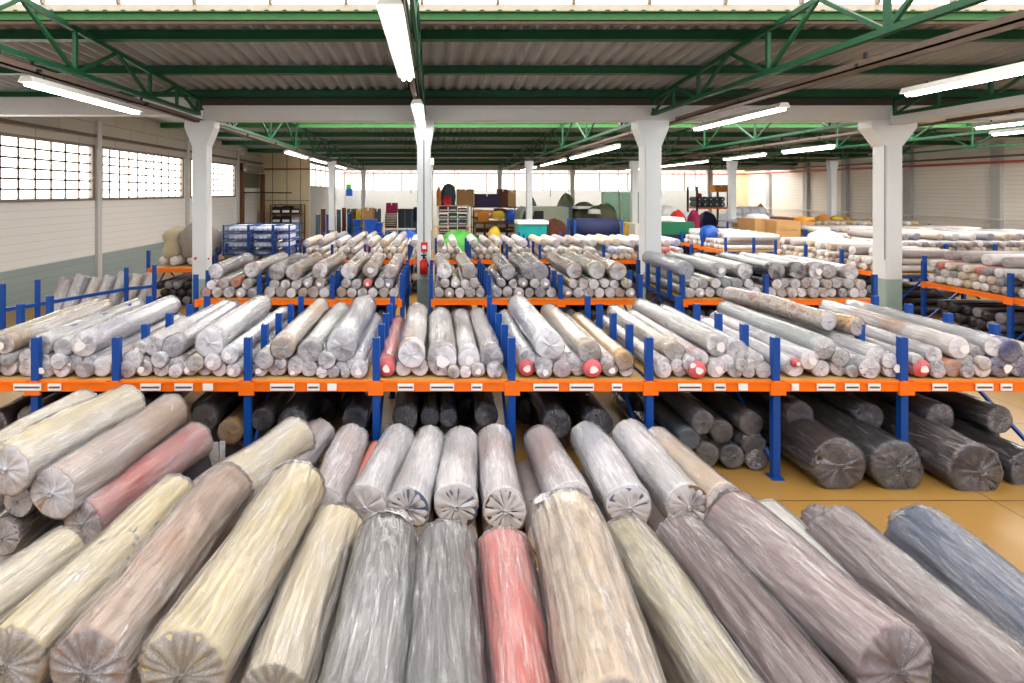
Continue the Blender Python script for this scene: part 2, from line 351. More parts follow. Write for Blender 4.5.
for i, y in enumerate((7.6, 9.25, 10.85)):
    purlin(y, zr(y)-.0, 'green', .12, .07, 'dark green steel purlin, %s behind the near roof light' % ORD[i])
o = MB().tube((XL, 6.95, 5.22), (XR, 6.95, 5.22), .03).build('ceiling_pipe', M['brown']); tag(o, 'thin brown pipe under the light green edge purlin', 'pipe')
zr2 = lambda y: 5.49-(y-18.8)*.03
purlin(18.7, 5.44, 'lgreen', .16, .12, 'light green purlin at the edge of the far roof light')
for i, y in enumerate((21.4, 24.1, 27.4, 30.0, 33.2, 35.8)):
    purlin(y, zr2(y), 'green', .18, .1, 'dark green purlin, %s beyond the far roof light' % ORD[i])
# concrete beams and columns
COLX = [-5.1, -.22, 4.75, 10.0, 14.9, 19.9]
def beam(x0, x1, y, z0, z1, lab, w=.3):
    o = MB().box(x0, x1, y-w/2, y+w/2, z0, z1).box(x0, x1, y-w/2-.05, y-w/2, z1-.05, z1).build('concrete_beam', M['conc']); tag(o, lab, 'beam', 'concrete roof beams')
struct(MB().box(XL, XR, 11.16, 11.2, 4.7, 5.2).build('trim_9', M['joint'], local=True), 'dark closure strip between the concrete beam and the roof')
beam(-5.0, 9.9, 11.0, 4.42, 4.74, 'white concrete beam across the tops of the near columns')
beam(10.1, XR, 11.0, 4.42, 4.74, 'white concrete beam continuing right of the rightmost near column')
beam(XL, -5.3, 11.0, 4.55, 5.1, 'white concrete beam from the left wall to the leftmost column')
beam(-7.4, XR, 36.2, 4.45, 4.95, 'white concrete beam in front of the back windows')
o = MB().box(9.85, 10.15, 4, 10.8, 4.32, 4.50).build('concrete_beam', M['conc']); tag(o, 'white concrete gutter beam running forward from the rightmost near column', 'beam', 'concrete roof beams')
def column(x, y, w, lab, band=True, top=4.42, extra=False, cap=.26):
    t = thing('column', lab, 'column', (x, y, 0), 0, 'white columns')
    h = w/2; b = MB()
    b.box(-h, h, -h, h, ZB, top-.55, 0, .02)
    b.box(-h, h, -h, h, 0, ZB, 1, .02)
    b.build('shaft', [M['col'], M['teal']], t, local=True)
    c = MB(); vs = []
    for z, k in ((top-.55, h), (top-.15, h+cap*.62), (top, h+cap*.62)):
        vs += [(-k, -h, z), (k, -h, z), (k, h, z), (-k, h, z)]
    fs = [(j*4+i, j*4+(i+1) % 4, (j+1)*4+(i+1) % 4, (j+1)*4+i) for j in range(2) for i in range(4)]+[(3, 2, 1, 0), (8, 9, 10, 11)]
    c.add(vs, fs); c.build('capital', M['col'], t, local=True)
    return t
c1 = column(-5.1, 11, .31, 'leftmost of the four near white columns, small red marks on its face')
c2 = column(-.22, 11, .3, 'near white column in the middle aisle carrying red fire extinguisher', cap=.12)
c3 = column(4.75, 11, .36, 'near white column standing right of the picture centre')
c4 = column(9.97, 11, .36, 'rightmost near white column with spreading top', cap=.5)
c5 = column(14.9, 11, .36, 'near column beyond the right edge')
for i, x in enumerate(COLX):
    w = column(x, 25, .28, 'far white column, %s from the left in the distant row' % ORD[i], top=4.42, cap=.1)
    w = column(x, 36.2, .3, 'slim white column under the far beam, %s from the left' % ORD[i], top=4.45, cap=.05)
o = MB().tube((-5.17, 10.82, 1.43), (-5.17, 10.845, 1.43), .028, 10).build('red_mark', M['red'], c1)
o = MB().tube((-4.94, 10.94, 1.41), (-4.925, 10.94, 1.41), .025, 10).build('red_mark', M['red'], c1)
o = MB().tube((-.22, 10.84, 1.2), (-.22, 10.84, 4.0), .015, 6).build('conduit', M['silver'], c2)
o = MB().tube((9.8, 10.86, 1.4), (9.8, 10.86, 3.9), .02, 6).build('conduit', M['silver'], c4)
t = thing('fire_extinguisher', 'red fire extinguisher hanging on the middle white column', 'fire extinguisher', (-.22, 10.7, 1.12))
b = MB(); b.tube((0, 0, 0), (0, 0, .26), .085, 14).tube((0, 0, .26), (0, 0, .32), .085, 14, .03); b.build('body', M['red'], t, True, True)
MB().tube((0, 0, .32), (0, 0, .38), .025, 8).bar((-.06, 0, .39), (.06, 0, .40), .03).build('valve', M['black'], t, local=True)
MB().tube((.03, -.02, .36), (.11, -.03, .15), .012, 6).build('hose', M['black'], t, local=True)
o = MB().box(-.28, -.14, 10.80, 10.85, 1.58, 1.78).box(-.25, -.17, 10.79, 10.80, 1.64, 1.72, 1).build('alarm_box', [M['red'], M['paper']]); tag(o, 'small red box above the fire extinguisher', 'alarm')
# trusses, lattice girders running away from the lens
def truss(x, ya, yb, zb, ztf, lab, step=.95, w=.05):
    t = thing('roof_truss', lab, 'roof truss', (x, ya, zb), 0, 'green roof trusses')
    n = max(2, round(abs(yb-ya)/step)); ys = [ya+(yb-ya)*i/n for i in range(n+1)]
    MB().bar((x-.03, ya, zb), (x-.03, yb, zb), .03, .07).bar((x+.03, ya, zb), (x+.03, yb, zb), .03, .07).build('bottom_chord', M['green'], t)
    b = MB()
    for a, c in zip(ys, ys[1:]): b.bar((x, a, ztf(a)), (x, c, ztf(c)), .06, .07)
    b.build('top_chord', M['green'], t)
    for i in range(n):
        if i % 2 == 0 or i < 3: MB().bar((x, ys[i], zb), (x, ys[i], ztf(ys[i])), w).build('vertical', M['green'], t)
        a, c = (i, i+1)
        if i % 2: MB().bar((x, ys[a], ztf(ys[a])), (x, ys[c], zb), w*.9).build('diagonal', M['green'], t)
        else: MB().bar((x, ys[a], zb), (x, ys[c], ztf(ys[c])), w*.9).build('diagonal', M['green'], t)
def top1(y): return 4.88+.08*(10.9-y)
for i, x in enumerate((-5.1, -.22, 4.75, 10.0, 14.9)):
    truss(x, 10.85, 1.5, 4.56, top1, ['green lattice truss meeting the leftmost near column', 'green lattice truss seen edge on above the middle column', 'green lattice truss meeting the near column right of centre', 'green lattice truss meeting the rightmost near column', 'green lattice truss at the far right of the roof'][i])
def top2(y): return 4.86+.03*(36-y) if y > 18.8 else (5.38 if y > 13 else 4.95+.2*(y-11.2))
for i, x in enumerate(COLX):
    truss(x, 36.0, 11.2, 4.5, top2, 'green lattice truss beyond the concrete beam, %s from the left' % ORD[i], 1.5)
# cable trays and lights
def tray(x, ya, yb, z, lab, w=.2):
    b = MB().box(x-w/2, x+w/2, ya, yb, z, z+.02).box(x-w/2, x-w/2+.02, ya, yb, z, z+.09).box(x+w/2-.02, x+w/2, ya, yb, z, z+.09)
    t = thing('cable_tray', lab, 'cable tray', (x, ya, z), 0, 'cable trays under the trusses')
    b.build('tray', M['brown'], t)
    y = ya+.8
    while y < yb: h = MB(); h.bar((x, y, z+.05), (x, y, z+.2), .03); h.bar((x-.12, y, z+.04), (x+.12, y, z+.04), .04); h.build('hanger', M['dark'], t); y += 2.4
tray(-5.15, 3.2, 35, 4.38, 'brown cable tray along the left truss line', .14); tray(-.3, 3, 35, 4.36, 'brown cable tray above the middle light line', .12)
tray(5.35, 3, 35, 4.40, 'brown cable tray along the line right of centre', .22); tray(11.2, 4, 35, 4.38, 'brown cable tray along the rightmost line')
def light(x, ya, yb, z, lab):
    t = thing('fluorescent_light', lab, 'ceiling light', (x, ya, z), 0, 'fluorescent lights')
    b = MB(); p = [(-.10, 0), (.10, 0), (.06, .08), (-.06, .08)]
    b.add([(x+a, y, z+c) for y in (ya, yb) for a, c in p], [(0, 3, 2, 1), (4, 5, 6, 7), (0, 1, 5, 4), (1, 2, 6, 5), (2, 3, 7, 6), (3, 0, 4, 7)])
    b.build('housing', M['house'], t)
    for s in (-.035, .035):
        MB().tube((x+s, ya+.05, z-.022), (x+s, yb-.05, z-.022), .026, 8).build('tube', M['tube'], t, True)
    for y in (ya+.3, yb-.3): MB().tube((x, y, z+.08), (x, y, z+.12), .012, 6).build('hanger', M['dark'], t)
light(-5.15, 6.3, 8.7, 4.26, 'long lit tube light at upper left'); light(-5.15, 17.4, 20.2, 4.26, 'lit tube light beside the far left columns'); light(-5.15, 21, 23.8, 4.26, 'lit tube light, next beyond on the left line')
light(-5.15, 26, 29, 4.26, 'small lit tube light farthest on the left line')
light(-.33, 3.7, 6.1, 4.26, 'brightest lit tube light hanging at the top centre'); light(-.27, 7.9, 10.7, 4.26, 'lit tube light just above the middle column'); light(-.1, 21, 24.4, 4.26, 'small lit tube light behind the middle column')
light(5.75, 8.2, 11.0, 4.26, 'lit tube light above the column right of centre'); light(5.6, 15.2, 20.4, 4.26, 'lit tube light, second along the line right of centre'); light(5.6, 21.4, 26, 4.26, 'lit tube light, third along the line right of centre'); light(5.6, 27.5, 32, 4.26, 'lit tube light, farthest of the line right of centre')
light(6.7, 4.9, 7.1, 4.26, 'largest lit tube light at the upper right corner'); light(11.7, 8.6, 10.8, 4.26, 'lit tube light at the right edge, upper of two'); light(13.4, 9.6, 12.0, 4.26, 'lit tube light at the right edge, lower of two')
light(12.3, 15.4, 17.6, 4.26, 'lit tube light just left of the rightmost column'); light(12.3, 18.6, 21.2, 4.26, 'lit tube light, second left of the rightmost column'); light(12.3, 22.5, 27, 4.26, 'lit tube light, third left of the rightmost column'); light(12.3, 28, 32, 4.26, 'lit tube light farthest along the right line')
# ---------------------------------------------------------------- fabric rolls
def bodyrad(a, y, seed, lf, hf):
    ca, sa = math.cos(a), math.sin(a)
    v = 1+lf*noise.noise((ca*.8+seed, sa*.8, y*1.6))
    if hf:
        q = noise.noise((ca*3+seed*2, sa*3, y*3.2+ca))
        v += hf*(.5-abs(q))*2-hf*.5
    return v
def crease(a, y, seed):                       # shallow pulled folds running mostly along the roll
    ca, sa = math.cos(a), math.sin(a)
    s1 = 1-min(1, abs(noise.noise((ca*5+seed+y*.8, sa*5, y*.9)))*3.2); s2 = 1-min(1, abs(noise.noise((ca*11+seed, sa*11-y*1.4, y*1.6)))*3.2)
    return s1*s1*.65+s2*s2*.35
def roll_meshes(r, L, seed, ns=32, nl=10, lf=.06, hf=0, wr=.0, pleats=8, knot=True, core=True):
    """fabric cylinder and the polythene sleeve gathered over its ends; axis +y, near end at 0"""
    B = MB(); fr = [(0, .0), (0, .55), (0, .94), (.012, 1)]
    ys = [(y, k) for y, k in fr]+[(L*i/nl, 1) for i in range(1, nl)]+[(L-.02, 1), (L, .9), (L, 0)]
    if not core: pass
    vs = []; wavy = lambda y: (.02*math.sin(y*2.1+seed), .012*math.sin(y*3+seed*2))
    for y, k in ys:
        ox, oz = (0, 0) if nl < 14 else wavy(y)
        for i in range(ns):
            a = 2*PI*i/ns; q = r*.965*k*bodyrad(a, y, seed, lf, hf); vs.append((ox+q*math.cos(a), y, oz+q*math.sin(a)))
    B.add(vs, [((j+1)*ns+i, (j+1)*ns+(i+1) % ns, j*ns+(i+1) % ns, j*ns+i) for j in range(len(ys)-1) for i in range(ns)])
    W = MB(); D = r*.5
    rings = [(-D*.30, .07, 1), (-D*.42, .11, .5), (-D*.16, .05, .3), (-D*.10, .12, .6), (-D*.10, .35, 1), (-D*.10, .62, 1), (-D*.08, .85, .9), (-D*.01, .98, .5), (.03*r, 1.02, .2)]
    if not knot: rings = rings[2:]
    nc = len(rings)
    rings += [(L*i/nl, 1.02, 0) for i in range(1, nl)]
    rings += [(L-.01, 1.02, .2), (L+D*.12, .93, .6), (L+D*.25, .7, 1), (L+D*.3, .4, 1), (L+D*.3, .1, .4)]
    vs = []
    for j, (y, k, p) in enumerate(rings):
        ox, oz = (0, 0) if nl < 14 else wavy(min(max(y, 0), L))
        for i in range(ns):
            a = 2*PI*i/ns; pl = math.cos(pleats*a+1.6*math.sin(a*2+seed)+1.2*math.sin(a*5+seed*2)+(1-k)*1.5)*(.7+.6*noise.noise((math.cos(a)*3, math.sin(a)*3, seed)))
            q = r*k*bodyrad(a, y, seed, lf, hf)+(.004+wr*crease(a, y, seed) if .99 < k else 0)
            q *= 1+.045*p*pl*(1 if k > .5 else 2)
            yy = y+p*pl*.055*r*(1+.8*noise.noise((math.cos(a)*2, math.sin(a)*2, seed)))+ (.05*r*noise.noise((a*2, seed, k*3)) if p else 0)
            vs.append((ox+q*math.cos(a), yy, oz+q*math.sin(a)))
    n0 = len(rings)
    for j in range(n0-1):
        W.add([], [], 0)
        for i in range(ns):
            W.f.append(((j+1)*ns+i, (j+1)*ns+(i+1) % ns, j*ns+(i+1) % ns, j*ns+i)); W.m.append(1 if (j < nc-2 or j > n0-5) else 0)
    W.v = vs
    W.f.append(tuple(range(ns))); W.m.append(1); W.f.append(tuple(range((n0-1)*ns, n0*ns))[::-1]); W.m.append(1)
    return B, W
PAL = {'white': (.76, .755, .75), 'blue-white': (.69, .71, .80), 'cream': (.80, .75, .64), 'yellowish cream': (.82, .76, .60), 'tan': (.72, .58, .42), 'pinkish tan': (.68, .575, .51),
       'beige': (.80, .715, .62), 'grey': (.46, .46, .47), 'light grey': (.62, .62, .64), 'mauve': (.45, .385, .395), 'light mauve': (.61, .53, .54), 'coral red': (.83, .43, .40), 'pale pink': (.80, .62, .61),
       'rose red': (.68, .34, .33), 'navy': (.10, .13, .26), 'charcoal': (.17, .17, .20), 'dark mauve': (.24, .19, .20), 'royal blue': (.16, .20, .58), 'salmon': (.90, .50, .40), 'orange': (.90, .55, .32),
       'brown': (.45, .35, .29), 'slate blue': (.36, .40, .50), 'olive cream': (.69, .65, .53), 'gold': (.85, .70, .42)}
protos = {}
def get_proto(kind, v):
    if (kind, v) not in protos:
        r, L = {'slim': (.085, 1.7), 'thick': (.14, 1.7)}[kind]
        B, W = roll_meshes(r, L, v*7.3+r, 24 if kind == 'slim' else 32, 12, .10, .03, .004, 6 if kind == 'slim' else 8)
        protos[kind, v] = (B.mesh('fabric_roll', [FAB['plain']], True), W.mesh('plastic_wrap', [FILM, FILMC], True), r, L)
    return protos[kind, v]
NR = [0]
def place(body, wrap, p, q, label, color, group, op=1.0, sc_=(1, 1, 1), roll=0):
    d = (q-p).normalized()
    m = d.to_track_quat('Y', 'Z').to_matrix().to_4x4() @ Matrix.Rotation(roll, 4, 'Y')
    body.matrix_world = Matrix.Translation(p) @ m @ Matrix.Diagonal((*sc_, 1))
    body.color = (*lin(color), 1); wrap.color = (1, 1, 1, op)
    tag(body, label, 'fabric roll', group); NR[0] += 1
base_cache = {}
def small_roll(p, r, color, label, group, L=1.7, op=1.0, v=None, yaw=0, endcap=None):
    kind = 'slim' if r < .112 else 'thick'; v = R.randrange(4) if v is None else v
    bm, wm, r0, L0 = get_proto(kind, v)
    if (kind, v) not in base_cache:
        b = bpy.data.objects.new('fabric_roll', bm); w = bpy.data.objects.new('plastic_wrap', wm); w.parent = b
        base_cache[kind, v] = (b, w)
    b0, w0 = base_cache[kind, v]
    if color in ('royal blue', 'orange', 'coral red', 'gold'): op = min(op, .3)
    b = b0.copy(); C.objects.link(b); w = w0.copy(); C.objects.link(w); w.parent = b
    c = tuple(max(0, min(1, x+R.uniform(-.025, .025))) for x in PAL[color])
    place(b, w, Vector(p), Vector(p)+Vector((math.sin(yaw), math.cos(yaw), 0)), label, c, group, op, (r/r0, L/L0, r/r0), R.random()*6)
    if endcap:                               # coloured paper disc over the roll end, white sticker in the middle
        k = r/r0; e = MB(); n = 18
        e.tube((0, -.020, 0), (0, -.012, 0), r0*.93, n)
        eo = e.build('end_paper', M['coral'], b, True, True)
    elif R.random() < .13 and color not in ('charcoal', 'navy', 'dark mauve', 'gold', 'slate blue'): eo = b
    if endcap or (not endcap and 'eo' in locals()):
        s = MB(); s.prism([(r0*.42*math.cos(t)*(1+.2*math.sin(3*t)), r0*.42*math.sin(t)*(1+.15*math.cos(2*t))) for t in [2*PI*i/12 for i in range(12)]], 0, .003)
        s.v = [(x, -.052-z, y) for x, y, z in s.v]
        s.build('sticker', M['paper'], eo, False, True)
    return b
def big_roll(far, near, r, color, label, group, fab='plain', op=1.0, wr=.008, film=None, ns=64, tail=False, hf=.05, seed=None, wrapcol=None):
    L = (far-near).length; seed = R.random()*50 if seed is None else seed
    B, W = roll_meshes(r, L, seed, ns, 34 if ns < 100 else 80, .12, hf, wr, 16)
    b = bpy.data.objects.new('fabric_roll', B.mesh('fabric_roll', [FAB[fab]], True)); C.objects.link(b)
    w = bpy.data.objects.new('plastic_wrap', W.mesh('plastic_wrap', [film or FILM, FILMC], True)); C.objects.link(w); w.parent = b
    place(b, w, near, far, label, PAL[color], group, op)
    if tail:                                 # loose flap of film past the far end
        t = MB(); vs = []; n = 10
        for j in range(4):
            for i in range(n):
                u = i/(n-1)*2-1
                vs.append((u*r*(.85-.07*j)+.03*j*math.sin(seed), L-.03+j*.035*(1+.5*noise.noise((u*2, 1, seed)))+.01*noise.noise((u*3, j, seed)), r*(1.0-.10*j)*(1-u*u*.4)+.02*noise.noise((u*4, j*2, seed))))
        t.add(vs, [(j*n+i, j*n+i+1, (j+1)*n+i+1, (j+1)*n+i) for j in range(3) for i in range(n-1)])
        o = t.build('film_flap', FILMW, b, True, True); sm = o.modifiers.new('thick', 'SOLIDIFY'); sm.thickness = .001
    return b
def P(x, y, z):                              # picture point on the level z
    Y = (H0-z)*500/(y-192); return Vector(((x-434)*Y/500, Y, z))
GA = 'wrapped rolls piled in the foreground'
A = [ # far x,y  near x,y  zf zn r colour fabric label
 (66, 552, -70, 655, .66, .66, .17, 'cream', 'plain', 'cream wrapped roll cut by the left edge, below the blue-flecked roll'),
 (176, 500, 12, 664, .80, .80, .165, 'yellowish cream', 'flecks', 'cream wrapped roll dotted with dark blue flecks near the left edge'),
 (231, 492, 84, 668, .86, .86, .175, 'pinkish tan', 'sprigs', 'pinkish brown patterned wrapped roll between the flecked and the yellow-cream roll'),
 (296, 486, 184, 672, .90, .90, .18, 'yellowish cream', 'plain', 'large yellow-cream wrapped roll at lower left with rounded far end'),
 (341, 527, 274, 700, .76, .76, .16, 'cream', 'plain', 'low cream wrapped roll between the yellow-cream and the grey roll'),
 (387, 538, 352, 730, .85, .85, .17, 'grey', 'plain', 'mid grey wrapped roll, left of the two grey ones in front'),
 (447, 546, 449, 740, .85, .85, .165, 'grey', 'plain', 'mid grey wrapped roll directly left of the coral red roll'),
 (507, 551, 527, 740, .84, .84, .15, 'coral red', 'plain', 'coral red wrapped roll in the bottom centre'),
 (563, 523, 628, 730, .96, 1.00, .185, 'beige', 'sprigs', 'thickest cream beige roll, just right of the coral red roll'),
 (630, 546, 748, 735, .80, .80, .165, 'olive cream', 'sprigs', 'olive cream roll with leafy pattern right of the thickest roll'),
 (680, 541, 830, 735, .80, .80, .165, 'mauve', 'plain', 'mauve grey wrapped roll right of the leafy patterned roll'),
 (730, 518, 900, 672, .92, .92, .178, 'light mauve', 'plain', 'pale mauve wrapped roll whose gathered end shows at bottom right'),
 (765, 516, 880, 640, .76, .66, .14, 'white', 'plain', 'white wrapped roll tip showing behind the pale mauve roll'),
 (815, 522, 900, 590, .60, .60, .13, 'mauve', 'plain', 'small grey mauve roll tip lying low behind the brown mauve roll'),
 (838, 538, 1040, 715, .80, .80, .17, 'mauve', 'plain', 'brownish mauve wrapped roll running to the bottom right corner'),
 (917, 538, 1095, 690, .80, .80, .18, 'slate blue', 'plain', 'slate grey wrapped roll at the right edge with loose film'),
 (874, 548, 960, 620, .54, .54, .11, 'light grey', 'plaid', 'small plaid roll tip low between the two rightmost foreground rolls'),
]
for i, (xf, yf, xn, yn, zf, zn, r, c, fb, lab) in enumerate(A):
    big_roll(P(xf, yf, zf), P(xn, yn, zn), r, c, lab, GA, fb, tail=i in (1, 3, 5, 8, 15), hf=.05 if c != 'grey' else .07, op=.3 if 'mauve' in c or 'blue' in c else .45, wr=.008, ns=144, seed=i*3.7+1)
GB = 'wrapped rolls lying in front of the orange shelf'
Bl = [
 (296, 438, 212, 505, .58, .20, 'yellowish cream', 'large cream wrapped roll left of the salmon one, in front of the shelf', 1.0),
 (321, 434, 262, 500, .44, .16, 'light mauve', 'pale mauve wrapped roll tucked behind the large cream one', 1.6),
 (355, 442, 322, 507, .46, .16, 'light mauve', 'grey mauve wrapped roll immediately left of the salmon roll', 1.4),
 (378, 449, 346, 512, .40, .10, 'salmon', 'thin salmon roll wedged between two grey wrapped rolls', .6),
 (397, 442, 366, 507, .46, .165, 'light grey', 'light grey wrapped roll immediately right of the salmon roll', 1.7),
 (429, 442, 410, 508, .46, .16, 'light grey', 'light grey wrapped roll with small blue end, second right of salmon roll', 1.8),
 (461, 442, 458, 508, .46, .165, 'light grey', 'whitish wrapped roll with blue pleated end near the picture centre', 1.8),
 (496, 441, 504, 509, .46, .16, 'light mauve', 'greyish wrapped roll with brown pleated end near the picture centre', 1.7),
 (541, 441, 568, 505, .46, .165, 'light mauve', 'pinkish grey wrapped roll right of the brown-ended one', 1.4),
 (586, 438, 628, 508, .46, .17, 'blue-white', 'blue-white wrapped roll with pale blue pleated end', 1.7),
 (626, 437, 690, 505, .46, .17, 'white', 'white wrapped roll with dark pleated end, second from right of its row', 1.8),
 (657, 441, 727, 505, .46, .15, 'beige', 'beige wrapped roll, rightmost of the row before the shelf', 1.3),
]
for i, (xf, yf, xn, yn, z, r, c, lab, op) in enumerate(Bl):
    b = big_roll(P(xf, yf, z), P(xn, yn, z), r, c, lab, GB, op=op, seed=i*5.1+80, ns=48)
    ec = {5: 'slate blue', 6: 'slate blue', 7: 'brown', 9: 'slate blue', 10: 'brown'}.get(i)
    if ec:
        e = MB().tube((.0, -.003, 0), (0, .003, 0), r*.9, 24).build('end_cloth', FAB['plain'], b, True, True); e.color = (*lin(PAL[ec]), 1)
        e['label'] = PAL and ec+' cloth end'
GC = 'wrapped rolls piled at the left before the shelf'
for i, (xf, yf, xn, yn, z, r, c, lab, op) in enumerate([
 (84, 408, -30, 472, 1.0, .15, 'cream', 'cream wrapped roll at the left edge, highest and leftmost of its pile', 1.2),
 (130, 404, 8, 470, 1.04, .17, 'yellowish cream', 'cream wrapped roll overlapping the orange beam at left', 1.0),
 (174, 413, 51, 492, .90, .17, 'pinkish tan', 'pinkish tan wrapped roll lying above the rose red one', 1.0),
 (196, 441, 84, 522, .68, .155, 'rose red', 'rose red wrapped roll at left', .7),
 (110, 445, 20, 503, .72, .11, 'navy', 'dark navy roll end tucked under the tan roll', .8),
 (90, 470, 0, 537, .50, .12, 'brown', 'brown roll end at the left edge under the navy roll', .8)]):
    big_roll(P(xf, yf, z), P(xn, yn, z), r, c, lab, GC, op=op, seed=i*4.3+150, ns=48)
# rolls that stand behind or below others, beyond three hundred: one body of stock
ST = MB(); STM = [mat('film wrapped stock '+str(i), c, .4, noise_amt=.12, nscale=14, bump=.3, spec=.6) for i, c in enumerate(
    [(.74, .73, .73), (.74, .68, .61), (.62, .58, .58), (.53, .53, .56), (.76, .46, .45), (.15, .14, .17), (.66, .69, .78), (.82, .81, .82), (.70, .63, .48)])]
def stock(p, q, r, mi, n=12):
    p = Vector(p); q = Vector(q); d = (q-p).normalized(); up = Vector((0, 0, 1)); a = d.cross(up).normalized(); b = a.cross(d)
    rings = [(-.25*r, .12), (-.1*r, .25), (-.08*r, .75), (0, 1), ((q-p).length*.5, 1.0+R.uniform(-.05, .08)), ((q-p).length, 1), ((q-p).length+.1*r, .7)]; vs = []
    for y, k in rings:
        for i in range(n):
            t = 2*PI*i/n; kk = k*(1+.10*(i % 2) if k < .9 else 1); vs.append(p+d*y+(a*math.cos(t)+b*math.sin(t))*r*kk)
    m2 = 7 if (mi in (0, 1, 2, 6) and R.random() < .4) else mi
    o = len(ST.v); ST.v += [tuple(v) for v in vs]; nr = len(rings)
    for j in range(nr-1):
        for i in range(n): ST.f.append((o+(j+1)*n+i, o+(j+1)*n+(i+1) % n, o+j*n+(i+1) % n, o+j*n+i)); ST.m.append(m2 if j < 3 else mi)
    ST.f.append(tuple(o+i for i in range(n))); ST.m.append(m2); ST.f.append(tuple(o+(nr-1)*n+i for i in range(n))[::-1]); ST.m.append(mi)
for zz in (.17, .50):
    x = -2.15+(0 if zz < .3 else .17)
    while x < 3.0: stock((x, 2.25, zz), (x, 3.0, zz), .165, 0); x += .345
x = -1.5
while x < 2.3: stock((x, 3.95, .148), (x, 4.8, .148), .145, 2); x += .34
for zz, xs in ((.15, (-3.2, -2.87, -2.54, -2.21)), (.45, (-3.35, -3.02, -2.35, -2.1)), (.70, (-3.25,))):
    for x in xs: stock((x, 3.6, zz), (x, 4.4, zz), .15, 5 if x > -2.6 else 0)
# ---------------------------------------------------------------- racks
def rack(label, loc, rz, edges, depth, zs=.93, divs=5, legs=None, bh=.10, dv=.43, labels=(), skipdiv=(), low=True):
    """orange beamed rack: edges along local x, depth along local y"""
    t = thing('storage_rack', label, 'storage rack', loc, rz, 'blue and orange racks')
    legs = edges if legs is None else legs; pw = .035
    top = zs+.05
    for x in edges:
        for k in range(divs):
            y = depth*k/(divs-1) if divs > 1 else 0
            z0 = 0 if (x in legs and k in (0, divs-1)) else top-.10
            b = MB().box(x-pw, x+pw, y+.002, y+.02, z0, top+dv).box(x-pw, x-pw+.012, y+.02, y+.06, z0, top+dv).box(x+pw-.012, x+pw, y+.02, y+.06, z0, top+dv)
            if z0 == 0: b.box(x-.06, x+.06, y-.03, y+.09, 0, .012)
            b.build('post', M['blue'], t, local=True)
        MB().box(x-.02, x+.02, .06, depth, top-.09, top-.03).build('side_rail', M['blue'], t, local=True)
        if x in legs:
            MB().bar((x, .05, .12), (x, depth*.5, top-.12), .03, .03).bar((x, depth*.5, top-.12), (x, depth, .12), .03, .03).build('brace', M['blue'], t, local=True)
    for a, b_ in zip(edges, edges[1:]):
        if b_-a < .05: continue
        bm = MB().box(a+.036, b_-.036, -.012, .03, zs-bh/2, zs+bh/2).box(a+.036, b_-.036, -.02, -.012, zs+bh*.3, zs+bh/2).box(a-.0, a+.075, -.026, -.0, zs-bh*.85, zs+bh/2).box(b_-.075, b_-.0, -.026, -.0, zs-bh*.85, zs+bh/2)
        bm.build('shelf_beam', M['orange'], t, local=True)
        MB().box(a+.036, b_-.036, depth-.0, depth+.04, zs-bh/2, zs+bh/2).build('shelf_beam', M['orange'], t, local=True)
        MB().box(a+.03, b_-.03, .03, depth, top-.025, top).build('deck', M['deck'], t, local=True)
    for (a, b_, ry) in labels:
        lb = MB().box(a, b_, -.030, -.021, zs-.035, zs+.032).build('card_label', M['paper'], t, local=True)
        if b_-a > .1: MB().box(a+.01, b_-.01, -.0315, -.030, zs-.012, zs+.006).build('printed_line', M['ink'], lb, local=True)
    return t
e1 = [-5.4, -4.0, -3.19, -1.87, -.58, .78, 2.16, 3.43, 4.71, 6.2]
lp = [(16, 43), (50, 63), (142, 162), (176, 194), (204, 214), (271, 295), (308, 320), (328, 337), (398, 414), (430, 454), (471, 482), (533, 558), (569, 593), (611, 621), (677, 700), (713, 724), (737, 746), (790, 797), (815, 833), (843, 857), (866, 878), (930, 945), (973, 990), (998, 1009)]
rack('nearest orange-beamed blue rack spanning the whole picture width', (0, 5, 0), 0, e1, 2.0, labels=[((a-434)/100, (b-434)/100, 0) for a, b in lp], legs=[-5.4, -4.0, -1.87, -.58, .78, 2.16, 3.43, 4.71, 6.2])
W_, BW, CR, YC, TN, PT, BG, GR, LG, MV, LM, CO, PP, NV, CH, RB, OR_, SB, GD = 'white', 'blue-white', 'cream', 'yellowish cream', 'tan', 'pinkish tan', 'beige', 'grey', 'light grey', 'mauve', 'light mauve', 'coral red', 'pale pink', 'navy', 'charcoal', 'royal blue', 'orange', 'slate blue', 'gold'
